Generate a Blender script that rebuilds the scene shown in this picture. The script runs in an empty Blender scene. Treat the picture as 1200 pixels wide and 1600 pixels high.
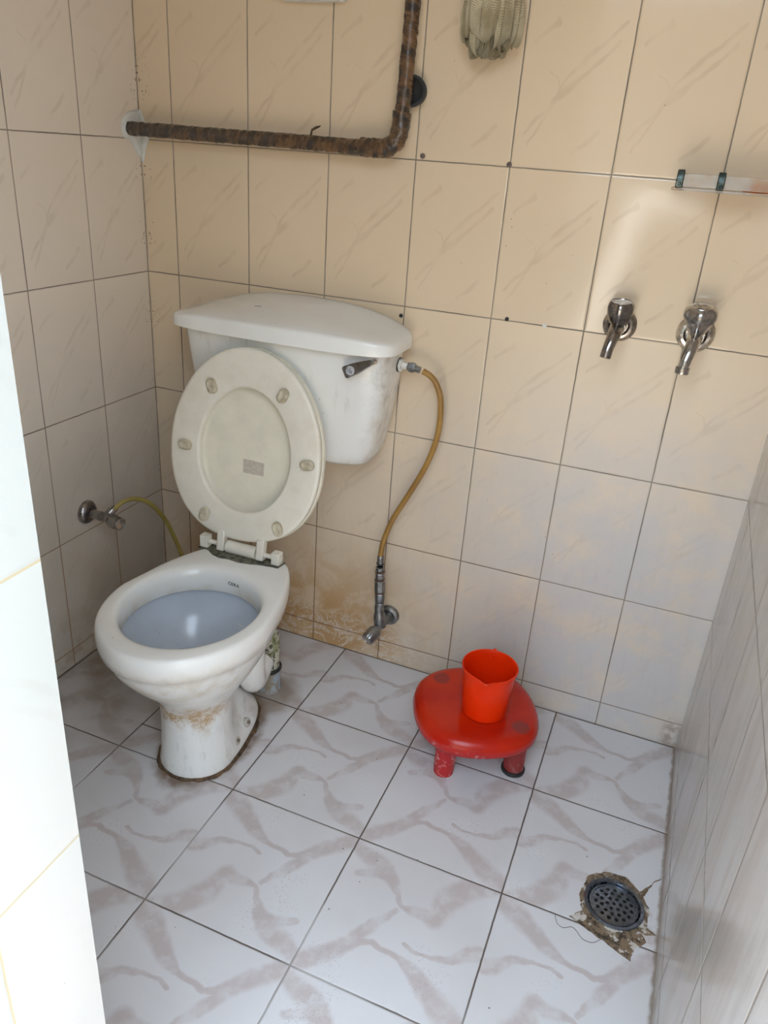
import bpy, math, random
from mathutils import Vector, Matrix, Euler, noise
random.seed(7)
S = bpy.context.scene
COL = S.collection
PI = math.pi

# ------------------------------------------------------------------ camera
cam_d = bpy.data.cameras.new('camera'); cam = bpy.data.objects.new('camera', cam_d); COL.objects.link(cam)
S.camera = cam
CAM = Vector((1.26785, -1.66216, 1.26935)); YAW, PITCH, ROLL = -0.34165, -0.43773, 0.07415
fwd = Vector((math.sin(YAW)*math.cos(PITCH), math.cos(YAW)*math.cos(PITCH), math.sin(PITCH)))
rt = Vector((math.cos(YAW), -math.sin(YAW), 0)); up = rt.cross(fwd)
r2 = rt*math.cos(ROLL)+up*math.sin(ROLL); u2 = -rt*math.sin(ROLL)+up*math.cos(ROLL)
M = Matrix((r2, u2, -fwd)).transposed().to_4x4(); M.translation = CAM
cam.matrix_world = M
cam_d.sensor_fit = 'VERTICAL'; cam_d.sensor_height = 36; cam_d.lens = 36*1197.0/1600
cam_d.clip_start = 0.01

# ------------------------------------------------------------------ light and exposure
S.view_settings.view_transform = 'Standard'; S.view_settings.look = 'None'
S.view_settings.gamma = 1; S.view_settings.use_curve_mapping = False
S.view_settings.exposure = -0.20
S.cycles.max_bounces = 12; S.cycles.diffuse_bounces = 6; S.cycles.glossy_bounces = 5
S.cycles.transmission_bounces = 8; S.cycles.transparent_max_bounces = 12
S.cycles.use_denoising = True; S.cycles.sample_clamp_indirect = 8
W = bpy.data.worlds.new('sky'); S.world = W; W.use_nodes = True
wn = W.node_tree; bg = wn.nodes['Background']
SKY = 9.0
bg.inputs['Color'].default_value = (0.70, 0.84, 1.0, 1); bg.inputs['Strength'].default_value = SKY
sd = bpy.data.lights.new('sun', 'SUN'); sd.energy = 34.0; sd.angle = 0.01; sd.color = (1.0, 0.93, 0.82)
sun = bpy.data.objects.new('sun', sd); COL.objects.link(sun)
sun.rotation_euler = Vector((0.56, 0.36, 0.74)).to_track_quat('Z', 'Y').to_euler()
sun.location = (4, -3, 5)
pd = bpy.data.lights.new('doorway_portal', 'AREA'); pd.shape = 'RECTANGLE'; pd.size = 0.66; pd.size_y = 2.1
po = bpy.data.objects.new('doorway_portal', pd); COL.objects.link(po)
po.location = (1.16, -1.43, 1.02); po.rotation_euler = (-PI/2, 0, 0) # faces the room
pd.cycles.is_portal = True

# ------------------------------------------------------------------ node helpers
class NT:
    def __init__(s, name):
        s.m = bpy.data.materials.new(name); s.m.use_nodes = True; s.t = s.m.node_tree
        s.b = s.t.nodes['Principled BSDF']
    def _set(s, sock, v):
        if isinstance(v, bpy.types.NodeSocket): s.t.links.new(v, sock)
        elif v is not None:
            if isinstance(v, (tuple, list, Vector)) and sock.type == 'RGBA' and len(v) == 3: v = (*v, 1)
            sock.default_value = v
    def m_(s, op, a, b=None, c=None, clamp=False):
        n = s.t.nodes.new('ShaderNodeMath'); n.operation = op; n.use_clamp = clamp
        s._set(n.inputs[0], a)
        if b is not None: s._set(n.inputs[1], b)
        if c is not None: s._set(n.inputs[2], c)
        return n.outputs[0]
    def add(s, a, b): return s.m_('ADD', a, b)
    def mul(s, a, b, clamp=False): return s.m_('MULTIPLY', a, b, None, clamp)
    def sub(s, a, b): return s.m_('SUBTRACT', a, b)
    def mx(s, a, b): return s.m_('MAXIMUM', a, b)
    def mn(s, a, b): return s.m_('MINIMUM', a, b)
    def v_(s, op, a, b=None):
        n = s.t.nodes.new('ShaderNodeVectorMath'); n.operation = op
        s._set(n.inputs[0], a)
        if b is not None:
            if op == 'SCALE': s._set(n.inputs['Scale'], b)
            else: s._set(n.inputs[1], b)
        return n.outputs['Value'] if op in ('LENGTH', 'DOT_PRODUCT', 'DISTANCE') else n.outputs[0]
    def comb(s, x, y, z=0.0):
        n = s.t.nodes.new('ShaderNodeCombineXYZ')
        for i, v in enumerate((x, y, z)): s._set(n.inputs[i], v)
        return n.outputs[0]
    def sep(s, v):
        n = s.t.nodes.new('ShaderNodeSeparateXYZ'); s._set(n.inputs[0], v); return n.outputs
    def ss(s, x, a, b, lo=0.0, hi=1.0):
        n = s.t.nodes.new('ShaderNodeMapRange'); n.interpolation_type = 'SMOOTHSTEP'
        s._set(n.inputs[0], x)
        if a > b: a, b, lo, hi = b, a, hi, lo
        n.inputs[1].default_value = a; n.inputs[2].default_value = b
        n.inputs[3].default_value = lo; n.inputs[4].default_value = hi
        return n.outputs[0]
    def noise(s, vec, scale, detail=3, rough=0.5, col=False, dist=0.0):
        n = s.t.nodes.new('ShaderNodeTexNoise'); s._set(n.inputs['Vector'], vec)
        n.inputs['Scale'].default_value = scale; n.inputs['Detail'].default_value = detail
        n.inputs['Roughness'].default_value = rough; n.inputs['Distortion'].default_value = dist
        return n.outputs['Color'] if col else n.outputs['Fac']
    def vor(s, vec, scale, out='Distance', rnd=1.0):
        n = s.t.nodes.new('ShaderNodeTexVoronoi'); s._set(n.inputs['Vector'], vec)
        n.inputs['Scale'].default_value = scale; n.inputs['Randomness'].default_value = rnd
        return n.outputs[out]
    def mix(s, f, a, b, mode='MIX'):
        n = s.t.nodes.new('ShaderNodeMix'); n.data_type = 'RGBA'; n.blend_type = mode; n.clamp_factor = True
        s._set(n.inputs[0], f); s._set(n.inputs[6], a); s._set(n.inputs[7], b); return n.outputs[2]
    def uv(s):
        n = s.t.nodes.new('ShaderNodeUVMap'); return n.outputs[0]
    def pos(s):
        return s.t.nodes.new('ShaderNodeNewGeometry').outputs['Position']
    def bump(s, h, dist, strength=1.0, normal=None):
        n = s.t.nodes.new('ShaderNodeBump'); s._set(n.inputs['Height'], h)
        n.inputs['Distance'].default_value = dist; n.inputs['Strength'].default_value = strength
        if normal is not None: s._set(n.inputs['Normal'], normal)
        return n.outputs[0]
    def out(s, color=None, rough=None, metal=None, normal=None, **kw):
        if color is not None: s._set(s.b.inputs['Base Color'], color)
        if rough is not None: s._set(s.b.inputs['Roughness'], rough)
        if metal is not None: s._set(s.b.inputs['Metallic'], metal)
        if normal is not None: s._set(s.b.inputs['Normal'], normal)
        for k, v in kw.items(): s._set(s.b.inputs[k.replace('_', ' ')], v)
        return s.m

# a soft capsule: 1 inside the stroke from A to B, fading at its radius
seg_grp = bpy.data.node_groups.new('stroke', 'ShaderNodeTree')
for nm, ty in (('P', 'NodeSocketVector'), ('A', 'NodeSocketVector'), ('D', 'NodeSocketVector'), ('inv', 'NodeSocketFloat'), ('ra', 'NodeSocketFloat'), ('rb', 'NodeSocketFloat'), ('prev', 'NodeSocketFloat')):
    seg_grp.interface.new_socket(name=nm, in_out='INPUT', socket_type=ty)
seg_grp.interface.new_socket(name='v', in_out='OUTPUT', socket_type='NodeSocketFloat')
def _build_seg():
    g = seg_grp; N = g.nodes; Lk = g.links
    gi = N.new('NodeGroupInput'); go = N.new('NodeGroupOutput')
    def vm(op, a, b, sc=False):
        n = N.new('ShaderNodeVectorMath'); n.operation = op; Lk.new(a, n.inputs[0])
        Lk.new(b, n.inputs['Scale'] if sc else n.inputs[1])
        return n.outputs['Value'] if op in ('DOT_PRODUCT', 'DISTANCE') else n.outputs[0]
    def fm(op, a, b, clamp=False):
        n = N.new('ShaderNodeMath'); n.operation = op; n.use_clamp = clamp
        for i, v in enumerate((a, b)):
            if isinstance(v, float): n.inputs[i].default_value = v
            else: Lk.new(v, n.inputs[i])
        return n.outputs[0]
    pa = vm('SUBTRACT', gi.outputs['P'], gi.outputs['A'])
    h = fm('MULTIPLY', vm('DOT_PRODUCT', pa, gi.outputs['D']), gi.outputs['inv'], True)
    q = vm('SCALE', gi.outputs['D'], h, True)
    d = vm('DISTANCE', pa, q)
    r = fm('ADD', gi.outputs['ra'], fm('MULTIPLY', h, fm('SUBTRACT', gi.outputs['rb'], gi.outputs['ra'])))
    k = fm('MULTIPLY', fm('SUBTRACT', 1.0, fm('DIVIDE', d, r)), 1.5, True)
    Lk.new(fm('MAXIMUM', k, gi.outputs['prev']), go.inputs[0])
_build_seg()
def strokes(n, P, chains):
    prev = None
    for ch in chains:
        for (x0, y0, ra), (x1, y1, rb) in zip(ch, ch[1:]):
            g = n.t.nodes.new('ShaderNodeGroup'); g.node_tree = seg_grp
            n.t.links.new(P, g.inputs['P'])
            g.inputs['A'].default_value = (x0, y0, 0); g.inputs['D'].default_value = (x1-x0, y1-y0, 0)
            g.inputs['inv'].default_value = 1/((x1-x0)**2+(y1-y0)**2)
            g.inputs['ra'].default_value = ra; g.inputs['rb'].default_value = rb
            if prev is not None: n.t.links.new(prev, g.inputs['prev'])
            prev = g.outputs[0]
    return prev

# ------------------------------------------------------------------ tile materials
A0, TW, TH, HS = 0.0896, 0.2, 0.3006, 0.0575
VEINS = [[(.10,.80,.010),(.20,.71,.018),(.30,.65,.016),(.42,.56,.020),(.55,.48,.014),(.66,.40,.012),(.88,.26,.010)],
         [(.14,.86,.008),(.25,.75,.008),(.38,.58,.010),(.45,.47,.010),(.64,.33,.014),(.92,.16,.012)],
         [(.42,.56,.004),(.36,.49,.004),(.26,.44,.003)],
         [(.60,.90,.012),(.82,.76,.014)], [(.10,.28,.012),(.30,.16,.016)]]
def wall_material(name, ou, mode, base=(0.73, 0.59, 0.415), rough0=0.08, tw=TW, th=TH, hs=HS, vein_k=0.48):
    n = NT(name); uv = n.uv(); u, v = n.sep(uv)[0], n.sep(uv)[1]
    wob = n.mul(n.sub(n.noise(uv, 40, 2), 0.5), 0.0014)
    tu = n.m_('DIVIDE', n.sub(n.add(u, wob), ou), tw); tv = n.m_('DIVIDE', n.sub(n.add(v, wob), hs), th)
    iu, iv = n.m_('FLOOR', tu), n.m_('FLOOR', tv); lu, lv = n.sub(tu, iu), n.sub(tv, iv)
    du = n.mul(n.mn(lu, n.sub(1.0, lu)), tw); dv = n.mul(n.mn(lv, n.sub(1.0, lv)), th)
    ed = n.mn(du, dv)
    grout = n.ss(ed, 0.0018, 0.0009)
    # printed marble veins, the same on every tile
    pt = n.comb(n.sub(1.0, lu) if mode == 'left' else lu, n.sub(1.0, lv), 0.0)
    wv = n.v_('SCALE', n.v_('SUBTRACT', n.noise(n.v_('MULTIPLY', pt, (2.5, 4, 1)), 1.5, 2, 0.45, col=True), (.5, .5, .5)), 0.09)
    p2 = n.v_('MULTIPLY', n.v_('ADD', pt, wv), (1, 1, 0))
    vein = n.ss(strokes(n, p2, [[(a, b, r*1.7) for a, b, r in ch] for ch in VEINS]), 0.0, 1.0)
    vein = n.mul(vein, n.ss(n.noise(n.v_('ADD', pt, n.comb(iu, iv, 3.1)), 4.5, 2), 0.25, 0.7))
    cloud = n.noise(uv, 3.2, 3)
    tid = n.t.nodes.new('ShaderNodeTexWhiteNoise'); tid.noise_dimensions = '2D'; n._set(tid.inputs['Vector'], n.comb(iu, iv, 0.0))
    tvv = tid.outputs['Value']
    vein_c = tuple(c*k for c, k in zip(base, (0.80, 0.755, 0.72)))
    c = n.mix(n.ss(cloud, 0.3, 0.75), base, tuple(x*k for x, k in zip(base, (1.05, 1.05, 1.06))))
    c = n.mix(n.mul(tvv, 0.10), c, tuple(x*0.88 for x in base))
    c = n.mix(n.mul(vein, vein_k), c, vein_c)
    # soap film and dirt, heavier near the floor
    scum = n.mul(n.ss(v, 1.05, 0.45), n.ss(n.noise(uv, 9, 5, 0.65), 0.20, 0.62, 0.25, 1.0))
    if mode == 'back':
        scum = n.mul(scum, n.ss(u, 0.5, 1.2, 0.30, 1.0))
    elif mode == 'left':
        scum = n.mul(scum, 0.45)
    scc = n.mix(n.ss(u, 0.7, 1.3), (0.54, 0.505, 0.47), (0.53, 0.525, 0.545)) if mode == 'back' else (0.50, 0.48, 0.46)
    c = n.mix(n.mul(scum, 0.85), c, scc)
    streak = n.noise(n.v_('MULTIPLY', uv, (60, 9, 1)), 1.0, 3, 0.6)
    c = n.mix(n.mul(n.mul(n.ss(streak, 0.5, 0.8), n.ss(v, 0.9, 0.2)), 0.16), c, (0.36, 0.31, 0.27))
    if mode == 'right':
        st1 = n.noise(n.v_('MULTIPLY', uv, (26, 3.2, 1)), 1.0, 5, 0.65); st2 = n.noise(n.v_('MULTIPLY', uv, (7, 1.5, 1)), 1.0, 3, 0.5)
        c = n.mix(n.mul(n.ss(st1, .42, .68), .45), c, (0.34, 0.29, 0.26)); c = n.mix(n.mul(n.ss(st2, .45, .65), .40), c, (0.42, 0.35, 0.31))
    gdark = n.ss(n.noise(uv, 7, 3), 0.35, 0.7)
    gc = n.mix(gdark, (0.26, 0.22, 0.165), (0.10, 0.08, 0.06))
    specs = n.mul(n.ss(n.vor(n.v_('ADD', uv, (0.3, 0.7, 0)), 34), 0.045, 0.028), n.ss(n.noise(uv, 5.0, 1), 0.56, 0.62))
    if mode == 'back':
        # brown scale left by splashes low down beside the toilet
        box = n.mul(n.mul(n.ss(v, 0.42, 0.05), n.ss(u, 0.02, 0.12)), n.ss(u, 0.95, 0.60))
        blot = n.ss(n.noise(uv, 10, 6, 0.66, dist=0.4), 0.36, 0.58)
        c = n.mix(n.mul(n.mul(box, n.add(n.mul(blot, 0.70), n.ss(u, .85, .5, .15, .42))), 1.0), c, (0.48, 0.295, 0.135))
        scr = n.noise(n.v_('ADD', n.v_('MULTIPLY', uv, (11, 26, 1)), n.v_('SCALE', n.noise(uv, 6, 2, col=True), 5.0)), 1.0, 4, 0.7)
        scr = n.mul(n.ss(n.m_('ABSOLUTE', n.sub(scr, 0.5)), 0.035, 0.008), n.mul(n.ss(v, 0.15, 0.05), n.mul(n.ss(u, .30, .42), n.ss(u, 1.0, .7))))
        c = n.mix(n.mul(scr, 0.75), c, (0.66, 0.60, 0.53))
        cor = n.mul(n.ss(u, 1.435, 1.465), n.ss(v, 0.085, 0.03))
        c = n.mix(n.mul(cor, n.ss(n.noise(uv, 60, 4), 0.3, 0.6)), c, (0.22, 0.15, 0.10))
        cn = n.mul(n.ss(u, 0.045, 0.0), n.ss(v, 0.66, 0.9)); 
        edge = n.mul(n.ss(u, 1.435, 1.47), n.ss(v, 0.75, 0.6))
        c = n.mix(n.mul(edge, 0.35), c, (0.66, 0.62, 0.56))
    elif mode == 'left':
        box = n.mul(n.ss(v, 0.22, 0.02), n.ss(n.noise(uv, 17, 5, 0.65), 0.45, 0.62))
        c = n.mix(n.mul(box, 0.9), c, (0.36, 0.19, 0.06))
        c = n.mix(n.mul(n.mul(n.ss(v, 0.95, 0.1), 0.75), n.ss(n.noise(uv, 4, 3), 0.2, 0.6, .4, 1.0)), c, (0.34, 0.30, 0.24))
        gc = n.mix(n.mul(n.ss(v, 0.55, 0.2), 0.8), gc, (0.26, 0.12, 0.03))
        cn = n.ss(u, 0.04, 0.0)
    else:
        cn = None
    if mode == 'back':
        gc = n.mix(n.mul(n.mul(n.ss(v, 0.5, 0.2), n.ss(u, 1.3, 0.8)), 0.85), gc, (0.20, 0.085, 0.03))
    if cn is not None:
        mold = n.mul(n.ss(n.vor(uv, 120), 0.26, 0.16), n.ss(n.noise(n.comb(0.0, v, 0.0), 9, 1), 0.50, 0.56))
        c = n.mix(n.mul(n.mul(mold, cn), 0.9), c, (0.05, 0.045, 0.04))
        c = n.mix(n.mul(n.mul(n.ss(u, 0.003, 0.001), 0.45), n.ss(n.noise(uv, 12, 2), 0.4, 0.6)), c, (0.30, 0.27, 0.22))
    if mode == 'jamb':
        gc = (0.42, 0.36, 0.23)
    c = n.mix(n.mul(grout, 0.92), c, gc)
    c = n.mix(n.mul(specs, 0.75), c, (0.09, 0.07, 0.05))
    rough = n.add(rough0, n.add(n.mul(n.ss(v, 0.9585, 0.9575), 0.24), n.mul(n.mul(scum, n.ss(v, 0.9585, 0.9575)), 0.12))) if mode != 'right' else n.add(rough0, n.mul(n.ss(n.noise(uv, 6, 4), .3, .8), 0.04))
    rough = n.mx(rough, n.mul(grout, 0.8))
    pillow = n.ss(ed, 0.0, 0.005)
    fine = n.noise(uv, 260, 2)
    wave = n.noise(uv, 22, 2)
    h = n.add(n.add(n.mul(pillow, 0.6), n.mul(fine, 0.03)), n.mul(wave, 0.16 if mode != 'right' else 0.08))
    return n.out(c, rough, None, n.bump(h, 0.0012, 0.7))

SFL, FX, FY, FANG = 0.29872, 0.59085, -0.29348, -0.00699
TA, TB = -0.01157, -0.01137
def fz(x, y): return TA*(x-.9)+TB*(y+.5)
FLOOR_V = [[(.03,.07,.05),(.15,.12,.06),(.26,.15,.05),(.34,.23,.035),(.40,.31,.014),(.46,.38,.016),(.55,.36,.035),(.66,.36,.055),(.70,.20,.075),(.80,.06,.075),(.96,-.04,.05)],
           [(.43,.42,.012),(.34,.56,.028),(.25,.74,.05),(.04,.94,.06)],
           [(.22,.78,.03),(.38,.67,.012),(.54,.70,.020),(.68,.77,.055),(.81,.83,.06),(.96,.95,.08)],
           [(.54,.59,.009),(.62,.62,.011),(.72,.62,.013),(.83,.57,.03),(.92,.50,.045),(.97,.49,.04)],
           [(.10,.26,.02),(.22,.19,.035),(.30,.20,.02)]]
def floor_material():
    n = NT('floor_tiles'); g = n.sep(n.pos()); x, y = g[0], g[1]
    ca, sa = math.cos(FANG), math.sin(FANG)
    px, py = n.sub(x, FX), n.sub(y, FY); xy = n.comb(x, y, 0.0)
    wob = n.mul(n.sub(n.noise(xy, 40, 2), 0.5), 0.006)
    a = n.add(n.m_('DIVIDE', n.add(n.mul(px, ca), n.mul(py, sa)), SFL), n.add(wob, 1.0))
    b = n.add(n.m_('DIVIDE', n.sub(n.mul(px, sa), n.mul(py, ca)), SFL), n.add(wob, 1.0))
    ia, ib = n.m_('FLOOR', a), n.m_('FLOOR', b); la, lb = n.sub(a, ia), n.sub(b, ib)
    ed = n.mul(n.mn(n.mn(la, n.sub(1.0, la)), n.mn(lb, n.sub(1.0, lb))), SFL)
    odd = n.m_('ABSOLUTE', n.m_('MODULO', n.add(ia, 10.0), 2.0))
    fa = n.add(n.mul(odd, n.sub(1.0, n.mul(la, 2.0))), la); fb = n.add(n.mul(odd, n.sub(1.0, n.mul(lb, 2.0))), lb)
    pt = n.comb(fa, fb, 0.0)
    w1 = n.v_('SCALE', n.v_('SUBTRACT', n.noise(pt, 4.5, 3, 0.5, col=True), (.5, .5, .5)), 0.10)
    p2 = n.v_('MULTIPLY', n.v_('ADD', pt, w1), (1, 1, 0))
    vein = strokes(n, p2, [[(a, b, r*1.4+.004) for a, b, r in ch] for ch in FLOOR_V])
    vein = n.mul(n.ss(vein, 0.0, 0.9), n.ss(n.noise(pt, 7, 4, 0.6), 0.30, 0.60, 0.25, 1.0))
    cl = n.noise(xy, 4, 4)
    c = n.mix(n.ss(cl, 0.3, 0.7), (0.60, 0.585, 0.59), (0.66, 0.655, 0.67))
    c = n.mix(n.mul(vein, 0.62), c, (0.43, 0.35, 0.33))
    # dirt and painted jamb shade: darker, browner floor behind and left of the toilet
    d1 = n.mul(n.ss(x, 0.60, 0.12), n.ss(y, -0.95, -0.30))
    c = n.mix(n.mul(d1, n.add(0.55, n.mul(n.ss(n.noise(xy, 11, 5), 0.35, 0.7), 0.5))), c, (0.27, 0.215, 0.165))
    # rust halo around the foot of the toilet
    q = n.comb(n.m_('DIVIDE', n.sub(x, 0.461), 0.083), n.m_('DIVIDE', n.add(y, 0.47), 0.145), 0.0)
    rr = n.add(n.v_('LENGTH', q), n.mul(n.sub(n.noise(xy, 26, 4), 0.5), 0.32))
    halo = n.mul(n.ss(rr, 1.34, 1.06), n.ss(n.noise(xy, 34, 3), 0.25, 0.6, 0.5, 1.0))
    c = n.mix(n.mul(halo, 0.9), c, (0.15, 0.085, 0.04))
    q2 = n.v_('LENGTH', n.comb(n.sub(x, 0.485), n.add(y, 0.27), 0.0))
    hal2 = n.mul(n.ss(n.add(q2, n.mul(n.sub(n.noise(xy, 20, 4), .5), .07)), 0.11, 0.05), 0.6)
    c = n.mix(hal2, c, (0.19, 0.13, 0.07))
    specks = n.mul(n.ss(n.vor(xy, 210), 0.30, 0.18), n.mul(n.ss(n.noise(xy, 8, 2), 0.54, 0.68), 0.4))
    c = n.mix(specks, c, (0.30, 0.26, 0.23))
    sp2 = n.ss(n.vor(xy, 26), 0.045, 0.03)
    c = n.mix(n.mul(sp2, n.ss(n.noise(xy, 6, 1), .5, .56)), c, (0.08, 0.06, 0.05))
    grout = n.ss(ed, 0.0021, 0.0011)
    cut = n.mul(n.ss(n.m_('ABSOLUTE', n.add(y, .508)), .0022, .0012), n.mul(n.ss(x, .286, .288), n.ss(x, .42, .41))); grout = n.mx(grout, cut)
    gl = n.mul(n.ss(n.noise(xy, 3.5, 2), 0.42, 0.62), n.ss(y, -0.45, -0.8))
    gc = n.mix(gl, (0.085, 0.06, 0.045), (0.40, 0.38, 0.36))
    c = n.mix(n.mul(grout, 0.95), c, gc)
    wl = n.mx(n.ss(n.add(y, 0.0045), -0.0015, 0.001), n.ss(x, 0.004, 0.002))
    c = n.mix(n.mul(wl, 0.9), c, (0.10, 0.07, 0.05))
    # grime where the tiles meet the right wall, and at the drain
    er = n.mul(n.ss(n.add(n.sub(x, n.mul(y, 0.0161)), n.mul(n.noise(xy, 45, 4), 0.012)), 1.482, 1.490), 0.8)
    c = n.mix(er, c, (0.20, 0.14, 0.09))
    rough = n.add(0.33, n.mul(n.noise(xy, 9, 3), 0.2)); rough = n.mx(rough, n.mul(grout, 0.85))
    h = n.add(n.mul(n.ss(ed, 0.0, 0.004), 0.7), n.mul(n.noise(xy, 180, 2), 0.05))
    return n.out(c, rough, None, n.bump(h, 0.0014, 0.7))

def simple(name, col, rough=0.4, metal=0.0, var=0.12, scale=20, bump=0.0, bscale=80, dark=None, **kw):
    n = NT(name); p = n.pos()
    f = n.noise(p, scale, 4, 0.6)
    dk = dark or tuple(c*0.6 for c in col)
    c = n.mix(n.mul(n.ss(f, 0.35, 0.8), min(1, var*2.5)), col, dk)
    nm = n.bump(n.noise(p, bscale, 3), bump, 0.8) if bump else None
    return n.out(c, rough, metal, nm, **kw)

# ------------------------------------------------------------------ mesh builder
class MB:
    def __init__(s): s.v = []; s.f = []; s.uv = {}
    def loft(s, rings, closed=True, cap0=False, cap1=False, uvl=None, flip=False):
        b = len(s.v); n = len(rings[0])
        for r in rings: s.v += [Vector(p) for p in r]
        m = n if closed else n-1
        L = 0.0; Ls = [0.0]
        for a_, c_ in zip(rings, rings[1:]):
            L += (sum((Vector(p) for p in c_), Vector())/n - sum((Vector(p) for p in a_), Vector())/n).length; Ls.append(L)
        for i in range(len(rings)-1):
            for j in range(m):
                k = (j+1) % n
                f = (b+i*n+j, b+i*n+k, b+(i+1)*n+k, b+(i+1)*n+j)
                if flip: f = f[::-1]
                s.f.append(f)
                if uvl: 
                    q = [(Ls[i], j/m), (Ls[i], (j+1)/m), (Ls[i+1], (j+1)/m), (Ls[i+1], j/m)]
                    s.uv[len(s.f)-1] = q[::-1] if flip else q
        for on, i, rev in ((cap0, 0, True), (cap1, len(rings)-1, False)):
            if on:
                ids = list(range(b+i*n, b+i*n+n)); 
                if rev != flip: ids.reverse()
                s.f.append(tuple(ids))
        return s
    def lathe(s, prof, o, ax=(0, 0, 1), n=32, sx=1.0, cap0=False, cap1=False, uvl=None, facets=None):
        o = Vector(o); ax = Vector(ax).normalized()
        ref = Vector((0, 0, 1)) if abs(ax.z) < 0.9 else Vector((1, 0, 0))
        e1 = ref.cross(ax).normalized(); e2 = ax.cross(e1)
        rings = []
        for r, h in prof:
            ring = []
            for j in range(n):
                t = 2*PI*j/n; k = 1.0
                if facets: k = 1 + facets[1]*math.cos(facets[0]*t)*(1 if r > facets[2] else 0)
                ring.append(o+ax*h+(e1*math.cos(t)*sx+e2*math.sin(t))*r*k)
            rings.append(ring)
        return s.loft(rings, True, cap0, cap1, uvl)
    def tube(s, pts, r, n=16, res=8, cap=True, wob=0.0, uvl=True):
        pts = [Vector(p) for p in pts]
        P = smooth_path(pts, res) if res > 1 else pts
        rf = r if callable(r) else (lambda t: r)
        t0 = (P[1]-P[0]).normalized(); ref = Vector((0, 0, 1)) if abs(t0.z) < 0.9 else Vector((1, 0, 0))
        e1 = ref.cross(t0).normalized(); rings = []
        for i, p in enumerate(P):
            t = (P[min(i+1, len(P)-1)]-P[max(i-1, 0)]).normalized()
            e1 = (e1 - t*e1.dot(t)).normalized(); e2 = t.cross(e1); rr = rf(i/(len(P)-1))
            ring = []
            for j in range(n):
                a = 2*PI*j/n; q = (e1*math.cos(a)+e2*math.sin(a)); k = rr
                if wob: k += wob*noise.noise((p+q*rr)*90)+wob*0.6*noise.noise(Vector((i*0.9, 0, 3)))
                ring.append(p+q*k)
            rings.append(ring)
        return s.loft(rings, True, cap, cap, uvl)
    def box(s, c, size, rot=None):
        b = len(s.v); c = Vector(c); R = (rot.to_matrix() if isinstance(rot, Euler) else rot) if rot is not None else Matrix.Identity(3)
        for dx in (-.5, .5):
            for dy in (-.5, .5):
                for dz in (-.5, .5): s.v.append(c+R @ Vector((dx*size[0], dy*size[1], dz*size[2])))
        for f in ((0, 1, 3, 2), (4, 6, 7, 5), (0, 4, 5, 1), (2, 3, 7, 6), (0, 2, 6, 4), (1, 5, 7, 3)): s.f.append(tuple(b+i for i in f))
        return s
    def prism(s, poly, fn, d0, d1):
        b = len(s.v); n = len(poly)
        for d in (d0, d1): s.v += [Vector(fn(x, y, d)) for x, y in poly]
        s.f.append(tuple(range(b+n-1, b-1, -1))); s.f.append(tuple(range(b+n, b+2*n)))
        for j in range(n): k = (j+1) % n; s.f.append((b+j, b+k, b+n+k, b+n+j))
        return s
    def build(s, name, mat, parent=None, smooth=True, bevel=0, sub=0, angle=40, seg=2):
        me = bpy.data.meshes.new(name); me.from_pydata([tuple(v) for v in s.v], [], s.f); me.update()
        if s.uv:
            ul = me.uv_layers.new(name='UVMap')
            for p in me.polygons:
                if p.index in s.uv:
                    for li, q in zip(p.loop_indices, s.uv[p.index]): ul.data[li].uv = q
        import bmesh
        bm = bmesh.new(); bm.from_mesh(me); bmesh.ops.recalc_face_normals(bm, faces=bm.faces)
        if smooth:
            for f in bm.faces: f.smooth = True
            for e in bm.edges:
                if len(e.link_faces) == 2 and e.calc_face_angle(0) > math.radians(angle): e.smooth = False
        bm.to_mesh(me); bm.free()
        me.materials.append(mat)
        o = bpy.data.objects.new(name, me); COL.objects.link(o)
        if parent is not None: attach(o, parent)
        if bevel:
            md = o.modifiers.new('bevel', 'BEVEL'); md.width = bevel; md.segments = seg; md.limit_method = 'ANGLE'; md.angle_limit = math.radians(35)
        if sub:
            md = o.modifiers.new('sub', 'SUBSURF'); md.levels = sub; md.render_levels = sub
        return o
def smooth_path(P, res):
    out = []
    for i in range(len(P)-1):
        p0 = P[max(i-1, 0)]; p1 = P[i]; p2 = P[i+1]; p3 = P[min(i+2, len(P)-1)]
        for k in range(res):
            t = k/res
            out.append(0.5*((2*p1)+(p2-p0)*t+(2*p0-5*p1+4*p2-p3)*t*t+(3*p1-p0-3*p2+p3)*t**3))
    out.append(P[-1]); return out
WL = {}
def attach(o, parent):
    o.parent = parent
    w = WL.get(parent.name, Vector((0, 0, 0)))
    o.matrix_parent_inverse = Matrix.Translation(-w); WL[o.name] = Vector((0, 0, 0))
def thing(name, label, cat, loc, group=None):
    o = bpy.data.objects.new(name, None); COL.objects.link(o); o.location = loc; o.empty_display_size = 0.05
    WL[o.name] = Vector(loc); o['label'] = label; o['category'] = cat
    if group: o['group'] = group
    return o
def tag(o, label, cat, group=None):
    o['label'] = label; o['category'] = cat
    if group: o['group'] = group
    return o
def structure(o): o['kind'] = 'structure'; return o

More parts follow.
